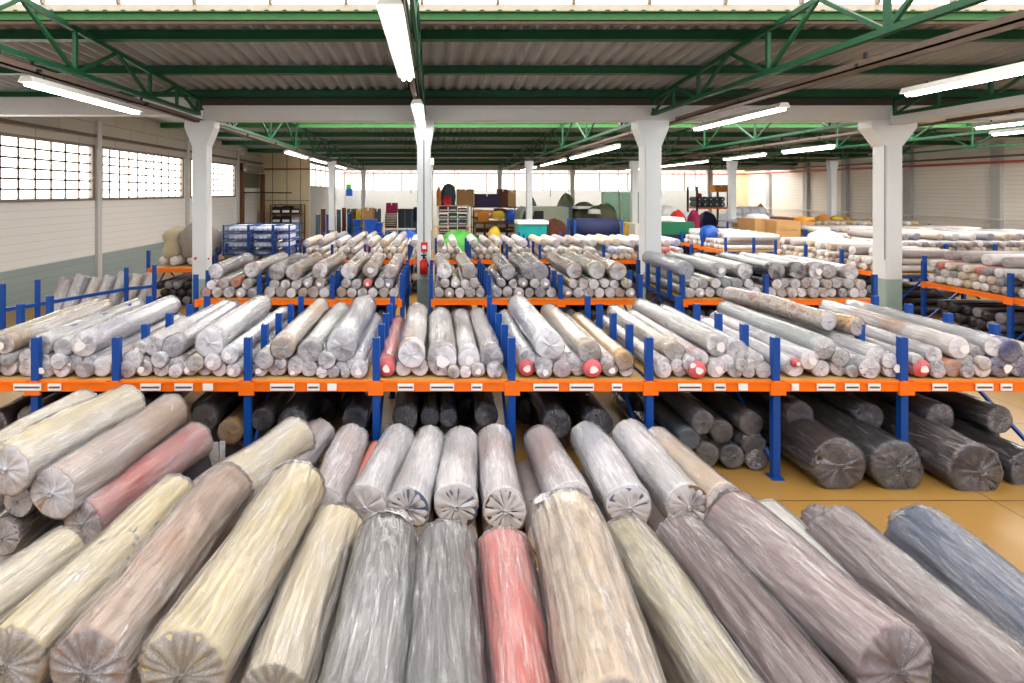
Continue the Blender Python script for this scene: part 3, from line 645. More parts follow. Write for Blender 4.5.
rows1 = [
 (0, [(-60, 370, 33, W_), (-55, 310, 32, W_), (18, 258, 38, TN), (-70, 262, 34, CR), (25, 318, 30, LG), (105, 313, 31, CR), (160, 262, 42, W_), (250, 268, 35, W_), (333, 258, 50, BW), (170, 325, 28, LM), (230, 326, 30, BW), (298, 328, 31, LG), (362, 328, 29, SB), (32, 372, 33, LG), (107, 374, 32, BG), (180, 374, 33, W_), (246, 374, 31, PP), (335, 376, 33, LG), (405, 366, 36, PT)]),
 (0, [(527, 322, 36, CR), (507, 374, 34, PP), (558, 275, 26, W_), (612, 262, 38, W_), (580, 325, 20, W_), (636, 322, 30, BW), (575, 372, 33, W_), (645, 377, 30, LM), (700, 378, 26, LG), (690, 268, 42, LG), (706, 338, 32, LM), (780, 333, 32, YC), (757, 382, 30, CR), (850, 328, 33, BW), (836, 252, 56, W_), (818, 380, 28, LG), (876, 374, 30, W_), (918, 300, 34, BW), (934, 376, 29, W_)]),
 (256, [(16, 378, 28, W_), (85, 376, 35, LG), (30, 322, 36, W_), (105, 270, 46, BG), (98, 335, 22, W_), (160, 342, 33, LG), (152, 386, 22, LM), (213, 378, 32, BW), (215, 288, 46, LG), (282, 322, 34, LG), (264, 384, 22, SB), (308, 386, 24, BW), (345, 345, 26, LG), (342, 262, 60, LG), (400, 332, 36, BW), (412, 378, 33, BW), (358, 390, 18, W_)]),
 (256, [(522, 370, 36, CO), (590, 375, 28, BG), (654, 372, 34, PT), (620, 300, 52, PT), (745, 322, 60, MV), (790, 384, 24, CR), (838, 382, 22, PP), (888, 384, 27, PP), (955, 382, 29, SB), (853, 315, 42, LM), (945, 312, 44, LM)]),
 (512, [(57, 378, 35, CO), (65, 316, 33, LG), (128, 338, 32, GR), (130, 388, 30, BG), (150, 262, 56, BW), (192, 325, 36, LG), (200, 382, 35, PP), (250, 335, 33, W_), (264, 388, 24, W_), (320, 372, 38, CO), (310, 288, 44, CR), (386, 333, 31, TN), (394, 384, 30, TN), (453, 325, 35, GD), (457, 384, 28, MV)]),
 (512, [(605, 337, 27, TN), (605, 384, 33, W_), (650, 288, 38, BG), (662, 343, 26, W_), (674, 388, 31, BW), (712, 334, 28, W_), (738, 380, 36, CO), (755, 312, 30, PP), (802, 338, 22, OR_), (818, 384, 36, LM), (858, 332, 33, LM), (822, 262, 44, W_), (898, 285, 42, BW), (920, 342, 26, LG), (896, 390, 28, LG), (948, 388, 25, W_), (975, 322, 34, LG), (1008, 385, 30, W_)]),
 (768, [(104, 380, 38, LG), (106, 328, 18, CO), (165, 318, 36, LG), (212, 385, 33, W_), (225, 272, 44, W_), (283, 380, 33, LG), (292, 312, 34, W_), (342, 392, 24, LG), (348, 334, 32, W_), (408, 376, 40, SB), (432, 304, 40, GR), (500, 378, 40, LG), (486, 322, 30, GR)]),
 (768, [(607, 380, 37, CO), (598, 322, 24, W_), (664, 298, 32, GR), (675, 343, 30, GR), (682, 388, 29, GR), (745, 386, 34, OR_), (802, 392, 22, LM), (860, 385, 33, LM), (868, 334, 26, BG), (765, 272, 42, TN), (790, 332, 36, LG), (838, 292, 28, GR), (905, 268, 38, LG), (970, 285, 42, RB), (935, 364, 41, RB), (1005, 372, 40, RB), (1080, 372, 36, LG), (1060, 300, 38, W_)]),
]
B1 = ['front rack far left bay', 'front rack second bay', 'front rack third bay', 'front rack roomy middle bay', 'front rack fifth bay', 'front rack sixth bay', 'front rack seventh bay', 'front rack right end bay']
SIZE = lambda r: 'slim' if r < .112 else 'thick'
def label_bay(rolls, where, group, L, floorz, opf):
    lay = {}
    for q in rolls:
        k = 0 if q[1] < floorz+.16 else (1 if q[1] < floorz+.30 else 2)
        lay.setdefault(k, []).append(q)
    for k, qs in lay.items():
        qs.sort(key=lambda q: q[0])
        for i, (X, Z, r, c, Y) in enumerate(qs):
            nm = 'bottom middle top'.split()[k]
            lab = '%s %s roll, %s layer, %s from left, %s' % (SIZE(r), c, nm, ORD[i], where)
            b = small_roll((X, Y, Z), r, c, lab, group, L+R.uniform(-.05, .1), opf(), yaw=R.uniform(-.012, .012) if k < 2 else R.uniform(-.04, .04), endcap=c in (CO,))
DK = .985
for bi, (ox, lst) in enumerate(rows1):
    rolls = []
    for cx, cy, rr, c in lst:
        y = 5.04+R.uniform(0, .08)
        xx = ox+cx/4; yy = 280+cy/4; r = rr/400*1.03
        X = (xx-434)*y/500; Z = max(H0-(yy-192)*y/500, DK+r*1.06)
        rolls.append((X, Z, r, c, y))
    label_bay(rolls, B1[bi], 'rolls on the front rack shelf', 1.7, DK, lambda: R.uniform(.5, 1.7))
# printed rolls on the right bay
small = [o for o in bpy.data.objects if o.name.startswith('fabric_roll') and 'right end bay' in o.get('label', '') and 'tan wrapped' in o.get('label', '')]
for i, (x, z, f, c, lab) in enumerate([(3.95, 1.46, 'floral', 'cream', 'cream roll printed with red flowers on top of the front rack'), (4.28, 1.38, 'floral', 'gold', 'yellow floral roll on top of the front rack near the right')]):
    big_roll(Vector((x+.1, 6.9, z)), Vector((x+.4, 5.5, z)), .10, c, lab, 'rolls on the front rack shelf', f, ns=32, op=.8)
# dark rolls below the front shelf
GD_ = 'dark rolls on the floor under the front shelf'
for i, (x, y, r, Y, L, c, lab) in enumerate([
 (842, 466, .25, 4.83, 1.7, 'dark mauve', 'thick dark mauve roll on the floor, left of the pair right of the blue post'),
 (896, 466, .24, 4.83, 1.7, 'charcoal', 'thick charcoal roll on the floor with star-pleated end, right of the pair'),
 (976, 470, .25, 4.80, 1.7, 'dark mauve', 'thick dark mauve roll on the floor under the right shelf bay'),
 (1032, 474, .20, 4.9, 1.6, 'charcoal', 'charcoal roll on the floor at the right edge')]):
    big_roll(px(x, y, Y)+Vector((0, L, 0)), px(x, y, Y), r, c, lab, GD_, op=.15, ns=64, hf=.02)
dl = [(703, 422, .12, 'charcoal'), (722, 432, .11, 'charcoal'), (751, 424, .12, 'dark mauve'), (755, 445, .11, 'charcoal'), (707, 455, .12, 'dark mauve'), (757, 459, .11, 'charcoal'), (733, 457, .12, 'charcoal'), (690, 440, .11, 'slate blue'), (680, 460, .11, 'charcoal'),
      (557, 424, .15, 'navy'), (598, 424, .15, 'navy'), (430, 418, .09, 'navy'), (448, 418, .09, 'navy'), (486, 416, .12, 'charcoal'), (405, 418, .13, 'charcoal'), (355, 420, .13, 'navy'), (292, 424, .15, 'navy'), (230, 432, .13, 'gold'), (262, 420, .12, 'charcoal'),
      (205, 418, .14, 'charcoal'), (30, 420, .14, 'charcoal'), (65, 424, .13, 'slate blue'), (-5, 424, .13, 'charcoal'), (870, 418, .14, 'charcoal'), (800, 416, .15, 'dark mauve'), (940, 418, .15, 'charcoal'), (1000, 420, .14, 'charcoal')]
dl.sort()
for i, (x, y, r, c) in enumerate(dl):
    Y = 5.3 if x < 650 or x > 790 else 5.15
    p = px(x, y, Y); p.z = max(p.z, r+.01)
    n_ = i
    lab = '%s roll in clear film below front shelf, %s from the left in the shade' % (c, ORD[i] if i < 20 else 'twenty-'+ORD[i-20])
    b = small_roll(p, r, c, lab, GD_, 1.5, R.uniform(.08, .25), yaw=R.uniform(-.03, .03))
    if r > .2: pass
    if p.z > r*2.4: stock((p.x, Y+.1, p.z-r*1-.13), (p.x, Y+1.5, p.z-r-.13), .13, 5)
x = -4.6
while x < 5.9:
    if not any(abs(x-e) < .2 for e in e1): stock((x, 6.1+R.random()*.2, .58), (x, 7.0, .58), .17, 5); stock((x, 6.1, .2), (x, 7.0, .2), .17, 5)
    x += .36
# ---------------------------------------------------------------- second row
def fill_bay(x0, x1, y, where, group, pal, r0=.085, top=True):
    rolls = []; w = x1-x0-.1; n = max(2, int(w/(2*r0))); sp = w/n
    for i in range(n): r = min(sp/2*.96, r0*R.uniform(.9, 1.04)); rolls.append((x0+.05+sp*(i+.5), DK+r*1.06, r, R.choice(pal), y+R.uniform(.0, .08)))
    for i in range(n-1): r = r0*R.uniform(.85, 1.0); rolls.append((x0+.05+sp*(i+1)+R.uniform(-.02, .02), DK+r0*2.72+R.uniform(-.015, .02), r, R.choice(pal), y+R.uniform(.0, .1)))
    k = max(1, int(w/.36))
    for i in range(k):
        r = R.uniform(.12, .15); rolls.append((x0+.1+(w-.1)*(i+.5)/k+R.uniform(-.1, .1), DK+r0*3.65+r*R.uniform(.85, 1), r, R.choice([c for c in pal if c != CO]), y+R.uniform(.03, .3)))
    label_bay(rolls, where, group, 1.7, DK, lambda: R.uniform(.4, 1.2))
Y2 = 8.82
ex = lambda a: (a-434)*Y2/500
eL = [ex(195), ex(259), ex(332), ex(402)]; eR = [ex(431), ex(489), ex(561), ex(641)]; eRR = [ex(683), ex(767), ex(876)]
rack('second rack row, part left of the middle aisle', (0, Y2, 0), 0, eL, 1.9)
rack('second rack row, part between the two middle columns', (0, Y2, 0), 0, eR, 1.9)
rack('second rack row, part right of the third column', (0, Y2, 0), 0, eRR, 1.9)
mix = [W_, BG, LG, LM, PT, W_, BW]
bays2 = [(eL[0], eL[1], 'second rack behind leftmost column', [BG, PT, LM, GR, OR_, W_]), (eL[1], eL[2], 'second rack, middle left bay', [BG, W_, TN, MV, BG]), (eL[2], eL[3], 'second rack left beside aisle', [BG, LG, W_, BG, BW, CO]),
         (eR[0], eR[1], 'second rack right beside aisle', [BG, W_, PT, BG, BW, CO]), (eR[1], eR[2], 'second rack near centre', [LG, BW, LG, W_, GR]), (eR[2], eR[3], 'second rack left of third column', [TN, BG, CR, YC, LM]),
         (eRR[0], eRR[1], 'second rack right of third column', [LG, GR, W_, BW, BG]), (eRR[1], eRR[2], 'second rack left of rightmost column', [TN, BG, CH, W_, LM, BG])]
for a, b, w, pal in bays2: fill_bay(a, b, Y2+.04, w, 'rolls on the second rack row', pal, .09)
# lower levels and far racks, as stock
def stock_bay(x0, x1, y, z0, layers, r=.085, cols=(0, 1, 2, 0, 6), tf=None, L=1.6, top=True):
    n = max(2, int((x1-x0-.06)/(2*r)))
    for k in range(layers):
        for i in range(n-(k % 2)):
            x = x0+.05+r+2*r*(i+.5*(k % 2)); z = z0+r+k*r*1.75; yy = y+R.uniform(0, .1); rr = r*R.uniform(.85, 1)
            if k == layers-1 and top: rr *= 1.35; z += r*.4; yy += R.uniform(.1, .4)
            if k == layers-1 and i % 2 and top: continue
            p = Vector((x, yy, z)); q = Vector((x, yy+L, z))
            if tf: p = tf @ p; q = tf @ q
            stock(p, q, rr, R.choice(cols), 10)
for e in (eL, eR, eRR):
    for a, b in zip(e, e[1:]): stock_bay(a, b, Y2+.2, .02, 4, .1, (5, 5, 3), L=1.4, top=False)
Y3 = 13.9; ex3 = lambda a: (a-434)*Y3/500
e3 = [ex3(a) for a in (300, 332, 365, 409, 436, 470, 507, 540, 604, 640, 692)]
rack('third rack row stretching across behind the middle columns', (0, Y3, 0), 0, e3, 1.9, divs=3, bh=.11)
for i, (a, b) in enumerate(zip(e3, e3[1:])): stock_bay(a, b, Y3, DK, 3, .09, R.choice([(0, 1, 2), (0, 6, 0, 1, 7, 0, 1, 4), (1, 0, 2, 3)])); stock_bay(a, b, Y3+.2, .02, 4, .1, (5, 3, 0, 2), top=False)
# racks that turn their long side to the right aisle
def side_rack(label, X, ya, yb, nb, layers=4, cols=(0, 1, 2, 7)):
    L = yb-ya; loc = Vector((X, yb, 0)); e = [L*i/nb for i in range(nb+1)]
    rack(label, loc, -PI/2, e, 1.8, divs=3)
    tf = Matrix.Translation(loc) @ Matrix.Rotation(-PI/2, 4, 'Z')
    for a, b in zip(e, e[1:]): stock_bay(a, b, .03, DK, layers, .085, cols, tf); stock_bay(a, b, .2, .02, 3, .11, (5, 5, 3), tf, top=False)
side_rack('rack side-on to the aisle, right of the rightmost column', 10.35, 7.4, 10.6, 2, 4, (0, 1, 2, 7, 0, 1, 2, 3, 4))
side_rack('rack side-on to the aisle, behind the rightmost column', 10.35, 11.5, 15.2, 3, 3, (0, 1, 2, 7))
side_rack('rack side-on farther back, left of the cardboard stacks', 9.3, 16.0, 18.8, 2, 3, (0, 1, 2, 7))
def far_rack(label, x0, x1, y, nb, layers=3, cols=(0, 1, 2, 3)):
    e = [x0+(x1-x0)*i/nb for i in range(nb+1)]
    rack(label, (0, y, 0), 0, e, 1.8, divs=3)
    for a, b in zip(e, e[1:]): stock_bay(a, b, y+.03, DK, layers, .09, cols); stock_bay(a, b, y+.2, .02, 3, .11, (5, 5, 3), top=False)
far_rack('far rack facing the camera, right of the rightmost column', 13.0, 18.5, 14.0, 4, 4, (0, 1, 2, 3, 3))
far_rack('far rack before the right wall band', 14.5, 21.0, 18.6, 4, 3)
far_rack('farthest rack under the white rail of the right wall', 14.4, 22.5, 22.7, 5, 3, (1, 0, 8))
far_rack('rack by the left wall behind the leftmost column', -7.1, -5.9, 12.4, 1, 1, (7, 7))
far_rack('rack with orange beam carrying the blue cages', -5.75, -3.9, 13.2, 1, 1, (8, 1))
far_rack('small rack before the grey machine', 3.1, 4.6, 16.4, 1, 1)
far_rack('small rack behind the third row on the left', -4.0, -.6, 17.2, 3, 2)
o = ST.build('fabric_roll_stock', STM, None, True, True); tag(o, 'many more wrapped fabric rolls crowding the far racks and lower levels', 'fabric rolls', kind='stuff')
# left wall rack with standing bolts
t = thing('low_rail_rack', 'low blue railing with posts along the left wall', 'rack', (-6.6, 8.4, 0))
pts = [px(0, 306, 8.0), px(37, 292, 8.4), px(124, 280, 9.7), px(155, 276, 10.1)]
pts = [(-6.9, 8.0), (-6.66, 8.4), (-6.0, 9.75), (-5.62, 10.05)]
for a, b in zip(pts, pts[1:]): MB().bar((*a, .98), (*b, .98), .04, .06).bar((*a, .3), (*b, .3), .04, .06).build('rail', M['blue'], t)
for a in pts: MB().box(a[0]-.035, a[0]+.035, a[1]-.02, a[1]+.02, 0, 1.40).build('post', M['blue'], t)
for i in range(7):
    x = -7.45+i*.21; y = 9.5+i*.12
    p = Vector((x, y, .12)); q = Vector((x+.14, y+.5, 1.12+.05*math.sin(i*2)))
    big_roll(q, p, .13, [LM, LG, BG][i % 3], '%s wrapped bolt leaning near left wall, %s from left' % ([LM, LG, BG][i % 3], ORD[i]), 'bolts leaning by the left wall', ns=24, op=1.2)
# big bulging bales on the left rack
for i, (x0, x1, z1) in enumerate([(-7.0, -6.55, 1.95), (-6.6, -6.1, 2.05), (-6.15, -5.75, 1.95)]):
    o = MB().lump(x0, x1, 12.8, 13.7, 1.18, z1, i*3.1, .15).build('fabric_bale', mat('bale cloth %d' % i, [(.74, .69, .58), (.56, .53, .50), (.50, .47, .46)][i], .8, bump=.5, nscale=9), None, True)
    tag(o, ['sand coloured bulging bale at the left end of its rack', 'grey bulging bale, middle of the three behind leftmost column', 'dark grey bulging bale next to the leftmost column'][i], 'fabric bale', 'bales on the left rack')
# blue cages ---------------------------------------------------
def cage(x0, x1, y0, y1, z0, z1, lab, fill):
    t = thing('pallet_cage', lab, 'storage cage', ((x0+x1)/2, (y0+y1)/2, z0), 0, 'stacked blue cages')
    b = MB()
    for x in (x0, x1):
        for y in (y0, y1): b.box(x-.018, x+.018, y-.018, y+.018, z0, z1)
    for z in (z0+.03, z1-.03):
        for y in (y0, y1): b.box(x0, x1, y-.01, y+.01, z-.01, z+.01)
        for x in (x0, x1): b.box(x-.01, x+.01, y0, y1, z-.01, z+.01)
    b.build('cage_frame', M['blue'], t)
    g = MB(); n = 5
    for i in range(1, n): g.box(x0+(x1-x0)*i/n-.005, x0+(x1-x0)*i/n+.005, y0-.008, y0+.008, z0, z1-.1)
    g.build('cage_bars', M['bluep'], t)
    MB().lump(x0+.03, x1-.03, y0+.03, y1-.03, z0+.03, z1-.03, x0, .03).build('contents', M[fill], t, True)
k = 0
for j, (xa, xb) in enumerate(((-5.6, -4.95), (-4.92, -4.3), (-4.27, -3.85))):
    for i in range(4):
        z0 = 1.17+.21*i; cage(xa, xb, 13.3, 14.3, z0, z0+.2, 'blue wire cage, %s stack by leftmost column, %s level from below' % (['left', 'middle', 'right'][j], ORD[i]), 'pal' if i else 'silver')
# ---------------------------------------------------------------- background things
def pb(x0, y0, x1, y1, Y, d=None, ground=False):
    a = px(x0, y1, Y); b = px(x1, y0, Y)
    return a.x, b.x, Y, Y+(d or (b.x-a.x)*.7), (0 if ground else a.z), b.z
def single(name, mb, mats, lab, cat, smooth=False, group=None):
    o = mb.build(name, mats, None, smooth); return tag(o, lab, cat, group)
# shelf frame with goods
def shelving(x0, x1, y0, y1, z1, nz, nx, lab, fm, goods, seed=0):
    t = thing('shelving_unit', lab, 'shelving', ((x0+x1)/2, y0, 0)); q = random.Random(seed)
    for x in (x0, x1):
        for y in (y0, y1): MB().box(x-.03, x+.03, y-.03, y+.03, 0, z1).build('post', M[fm], t)
    for i in range(nz+1):
        z = z1*i/nz if i else .12
        MB().box(x0, x1, y0, y1, z-.04, z).build('shelf', M[fm], t)
    for i in range(nz):
        z = (z1*i/nz if i else .12); h = z1/nz
        for j in range(nx):
            xa = x0+.05+(x1-x0-.1)*j/nx; xb = x0+(x1-x0-.1)*(j+1)/nx
            o = MB().box(xa+.02, xb, y0+.05, y1-.1, z+.001, z+h*q.uniform(.55, .85), 0, .02).box(xa+.06, xb-.04, y0+.035, y0+.05, z+.08, z+h*.4, 1).build('storage_box', [M[q.choice(goods)], M['paper']])
            tag(o, 'box on %s, %s shelf up, %s from left' % (lab.split(',')[0], ORD[i], ORD[j]), 'box', 'boxes on '+lab.split(',')[0])
shelving(-9.35, -7.6, 28.6, 29.4, 2.15, 4, 3, 'brown shelving by beige partition, stacked with dark boxes', 'wood', ['dark', 'silver', 'dark', 'grey'], 1)
shelving(.25, 2.1, 30.5, 31.3, 2.05, 5, 3, 'white shelving right of middle column, with brown and green stock', 'white', ['rust', 'wood', 'dgreen', 'rust', 'slate'], 2)
shelving(2.4, 5.2, 30.6, 32.2, 1.95, 3, 4, 'dark shelving left of the teal container, with mixed goods', 'dark', ['rust', 'ochre', 'navy', 'yellow', 'rust'], 3)
# dark gate and canopy at left
t = thing('loading_gate', 'dark brown gate with a canopy at the end of the left wall', 'gate', (-10, 26.8, 0))
MB().box(-10.15, -9.98, 26.1, 26.35, 0, 4.4).build('gate_post', M['wood'], t); MB().box(-9.95, -9.75, 28.6, 28.85, 0, 3.9).build('gate_post', M['wood'], t)
MB().box(-10.15, -9.8, 26.1, 28.8, 3.95, 4.3).build('lintel', M['frame'], t); MB().box(-10.1, -10.0, 26.3, 28.7, 3.1, 3.9).build('screen', M['olive'], t)
MB().bar((-10.1, 26.3, 2.85), (-8.3, 28.3, 2.82), .9, .06).build('canopy', M['dark'], t)
# wall box
x0, x1, y0, y1, z0, z1 = pb(346, 184, 352, 196, 38)
single('wall_box', MB().box(x0, x1, y0, y0+.4, z0, z1-.35).box(x0, x1-.1, y0+.05, y0+.3, z1-.35, z1, 1), [M['bluep'], M['gtarp']], 'small blue and green box mounted on the far pillar', 'box')
def bin_stack(x0, y0, x1, y1, Y, n, m, lab):
    a, b, ya, yb, _, z1 = pb(x0, y0, x1, y1, Y, .6)
    t = thing('plastic_bin_stack', lab, 'bins', ((a+b)/2, Y, 0), 0, 'blue plastic bins'); h = z1/n
    for i in range(n):
        w = MB(); z = i*h
        w.add([(a+.04, ya+.04, z), (b-.04, ya+.04, z), (b-.04, yb-.04, z), (a+.04, yb-.04, z), (a, ya, z+h*.9), (b, ya, z+h*.9), (b, yb, z+h*.9), (a, yb, z+h*.9)], [(3, 2, 1, 0), (4, 5, 6, 7), (0, 1, 5, 4), (1, 2, 6, 5), (2, 3, 7, 6), (3, 0, 4, 7)])
        w.box(a-.02, b+.02, ya-.02, yb+.02, z+h*.82, z+h*.92); w.build('bin', M[m], t)
bin_stack(353, 219, 361, 242, 24, 4, 'blue', 'narrow blue bin stack left of the wide one, far left'); bin_stack(364, 219, 376, 243, 23, 4, 'bluep', 'wide blue bin stack behind the third rack, left'); bin_stack(375, 222, 382, 243, 23.5, 3, 'bluep', 'lower blue bin stack with white lid')
def draped(x0, y0, x1, y1, Y, d, m, lab, cat='covered goods', ground=True, z0=None, seed=1, amp=.1):
    a, b, ya, yb, zb, z1 = pb(x0, y0, x1, y1, Y, d)
    zz = 0 if ground else zb
    return single('covered_goods', MB().lump(a, b, ya, yb, zz, z1, seed, amp, n=24, m=10), M[m], lab, cat, True)
def carton(x0, y0, x1, y1, Y, d, m, lab, ground=False, cat='box', name='carton', tape=True):
    a, b, ya, yb, zb, z1 = pb(x0, y0, x1, y1, Y, d); z0 = 0 if ground else zb
    mb = MB().box(a, b, ya, yb, z0, z1, 0, min(.02, (b-a)*.1)); c = (a+b)/2
    if tape: mb.box(c-.03, c+.03, ya-.004, yb, z1-.15, z1+.004, 1)
    return single(name, mb, [M[m], M['paper']], lab, cat)
def table(x0, x1, y, d, z, m, lab):
    t = thing('work_table', lab, 'table', ((x0+x1)/2, y, 0))
    MB().box(x0, x1, y, y+d, z-.05, z).build('table_top', M[m], t)
    for a in (x0+.06, x1-.06):
        for b in (y+.06, y+d-.06): MB().box(a-.03, a+.03, b-.03, b+.03, 0, z-.05).build('leg', M['frame'], t)
carton(363, 208, 373, 219, 27, .8, 'card', 'tan carton standing behind the blue bins', True)
carton(347, 209, 354, 219, 30, .8, 'olive', 'olive box beside the left far pillar', True); carton(356, 209, 361, 216, 30, .6, 'yellow', 'yellow box beside the olive one', True); carton(374, 209, 380, 220, 30, .6, 'slate', 'slate crate right of the tan carton', True)
# crate tower with magenta box
for i, (y0_, y1_, m) in enumerate(((226, 238, 'rust'), (219, 226, 'rust'), (213, 219, 'wood'))):
    a, b, ya, yb, z0, z1 = pb(385, y0_, 396, y1_, 31, .8); z0 = max(0, z0)
    mb = MB().box(a, b, ya, yb, z0, z1)
    for k in range(4): mb.box(a-.015, b+.015, ya-.02, ya, z0+(z1-z0)*k/4+.02, z0+(z1-z0)*k/4+.07, 1)
    single('slatted_crate', mb, [M[m], M['wpipe']], 'brown slatted crate, %s from the floor in the tower left of the middle column' % ORD[i], 'crate', group='slatted crates')
carton(386, 203, 397, 213, 31, .8, 'magenta', 'magenta and grey box topping the crate tower')
a, b, ya, yb, z0, z1 = pb(398, 209, 419, 233, 32, .8, True)
mb = MB().box(a, b, ya, yb, 0, z1)
for k in range(1, 3): mb.box(a+(b-a)*k/3-.02, a+(b-a)*k/3+.02, ya-.02, ya, .1, z1-.1, 1)
mb.box(b-.35, b-.1, ya-.03, ya, 1.0, 1.9, 2)
single('metal_cabinet', mb, [M['slate'], M['silver'], M['navy']], 'large slate grey cabinet left of the middle column', 'cabinet')
draped(394, 232, 420, 246, 20, 1.5, 'bluep', 'bright blue tarpaulin heap left of the middle column', seed=4, amp=.2)
table(-2.6, -1.0, 26.5, .9, .9, 'wpipe', 'pale worktable behind the blue tarpaulin')
table(2.4, 5.4, 29.6, .95, 1.05, 'wood', 'brown table carrying the coloured cloth bundles')
# on top of the shelving right of the middle column
draped(441, 184, 456, 206.5, 31, .7, 'slate', 'dark slate bundle on the white shelving', ground=False, seed=6); draped(436.5, 187, 441, 206.5, 30.7, .5, 'ochre', 'orange cloth hanging left of the slate bundle', ground=False, seed=2)
draped(443, 196, 452, 206.5, 30.6, .3, 'red', 'red bundle in front of the slate bundle', ground=False, seed=9)
carton(457, 189, 474, 206.5, 31, .7, 'card', 'wide tan carton right of the slate bundle'); carton(475, 194, 499, 206.5, 31.2, .7, 'purple', 'dark purple box behind the yellow cloths'); carton(498, 189, 508, 207, 31.5, .7, 'rust', 'brown crate right of the dark purple box'); carton(508, 190, 516, 208, 31.5, .7, 'card', 'tan crate, rightmost on the high stacks')
draped(478, 211, 489, 222, 30.2, .3, 'ochre', 'orange cloth bundle below the purple box', ground=False, seed=3); draped(492, 211, 505, 219, 30.2, .3, 'yellow', 'yellow cloth bundle below the purple box', ground=False, seed=5); draped(506, 210, 518, 224, 29.8, .5, 'bluep', 'blue cloth bundle left of the grey machine', ground=False, seed=8)
draped(442, 233, 482, 250, 19, 1.5, 'gtarp', 'bright green tarpaulin right of the middle column', seed=11, amp=.12)
draped(489, 228, 502, 245, 22, .8, 'yellow', 'small mustard heap before the dark shelving', seed=12)
# teal container with white lid
a, b, ya, yb, z0, z1 = pb(519, 221, 547, 246, 19.2, .9, True)
t = thing('lidded_container', 'teal container with a white lid near the picture centre', 'container', ((a+b)/2, ya, 0))
w = MB(); w.add([(a+.05, ya+.03, .08), (b-.05, ya+.03, .08), (b-.05, yb, .08), (a+.05, yb, .08), (a, ya, z1-.12), (b, ya, z1-.12), (b, yb, z1-.12), (a, yb, z1-.12)], [(3, 2, 1, 0), (4, 5, 6, 7), (0, 1, 5, 4), (1, 2, 6, 5), (2, 3, 7, 6), (3, 0, 4, 7)])
for k in range(1, 4): w.box(a+(b-a)*k/4-.02, a+(b-a)*k/4+.02, ya-.015, ya+.02, .2, z1-.2)
w.build('tub', M['tealp'], t); MB().box(a-.04, b+.06, ya-.06, yb+.04, z1-.12, z1, 0, .03).build('lid', M['white'], t)
mb = MB()
for k in range(7): mb.box(a+.25+k*.055, a+.29+k*.055, ya-.02, ya-.012, .92, .98+.02*(k % 2))
mb.build('white_lettering', M['paper'], t)
for sx in (a+.15, b-.15): MB().tube((sx, ya+.1, .06), (sx+.05, ya+.1, .06), .06, 10).build('wheel', M['black'], t)
# grey green machine with windows
a, b, ya, yb, z0, z1 = pb(519, 207, 571, 240, 26, 1.6, True)
t = thing('machine_cabin', 'grey green machine cabin with dark windows behind the teal container', 'machine', ((a+b)/2, ya, 0))
cb = MB(); s1 = a+(b-a)*.47
pr = [(a, .1), (b, .1), (b, z1), (a+.35, z1), (a+.08, z1-.25), (a, z1-.9)]
cb.add([(x, ya, z) for x, z in pr]+[(x, yb, z) for x, z in pr], [(i, (i+1) % 6, 6+(i+1) % 6, 6+i) for i in range(6)]+[(5, 4, 3, 2, 1, 0), (6, 7, 8, 9, 10, 11)])
cb.build('cabin_body', M['van'], t)
for (u, v) in ((a+.15, a+.62), (a+.68, s1)):
    g = MB(); g.add([(u, ya-.01, z1-.62), (v, ya-.01, z1-.62), (v, ya-.01, z1-.2), (u+.12, ya-.01, z1-.2), (u, ya-.03, z1-.62), (v, ya-.03, z1-.62), (v, ya-.03, z1-.2), (u+.12, ya-.03, z1-.2)], [(0, 1, 2, 3), (7, 6, 5, 4), (0, 4, 5, 1), (1, 5, 6, 2), (2, 6, 7, 3), (3, 7, 4, 0)])
    g.build('cabin_window', M['dark'], t)
MB().box(b-.12, b+.04, ya-.05, yb, z1-.9, z1+.1).build('end_panel', M['slate'], t)
MB().box(a-.02, s1, ya-.04, ya, z1-.75, z1-.66).build('trim_strip', M['wpipe'], t)
draped(547, 220, 569, 242, 24, 1, 'rust', 'dark brown heap in front of the machine cabin', seed=13)
draped(529, 200, 538, 214, 30, 1, 'slate', 'dark peaked cover behind the machine, left', seed=14, amp=.3); draped(559, 197, 576, 228, 29, 1.2, 'olive', 'tall dark peaked canvas heap right of the machine cabin', seed=15, amp=.3)
draped(576, 203, 602, 228, 28.5, 1.8, 'olive', 'broad olive covered load right of the peaked heap', seed=16); draped(590, 207, 620, 228, 27, 1.6, 'olive', 'long olive covered bale above the navy cloth rack', seed=17, amp=.15)
single('foam_sheet', MB().box(*pb(577, 206.5, 600, 209, 28, 1.2)), M['white'], 'white sheet lying on the broad olive load', 'sheet'); draped(591, 209, 602, 214, 26.4, .6, 'white', 'small white cloth heap on the long olive bale', ground=False, seed=18)
# navy cloth rack
a, b, ya, yb, z0, z1 = pb(575, 220, 622, 246, 19.2, 1.0, True)
t = thing('cloth_trolley', 'blue framed trolley draped in navy cloth right of the teal container', 'trolley', ((a+b)/2, ya, 0))
for x in (a, b):
    for y in (ya, yb): MB().box(x-.04, x+.04, y-.04, y+.04, 0, z1).build('frame_post', M['blue'], t)
MB().box(a, b, ya-.02, ya+.02, .25, .33).box(a, b, yb-.02, yb+.02, .25, .33).build('frame_rail', M['blue'], t)
MB().tube((a+.04, (ya+yb)/2, z1-.38), (b-.04, (ya+yb)/2, z1-.38), .42, 20).build('cloth', M['navy'], t, True)
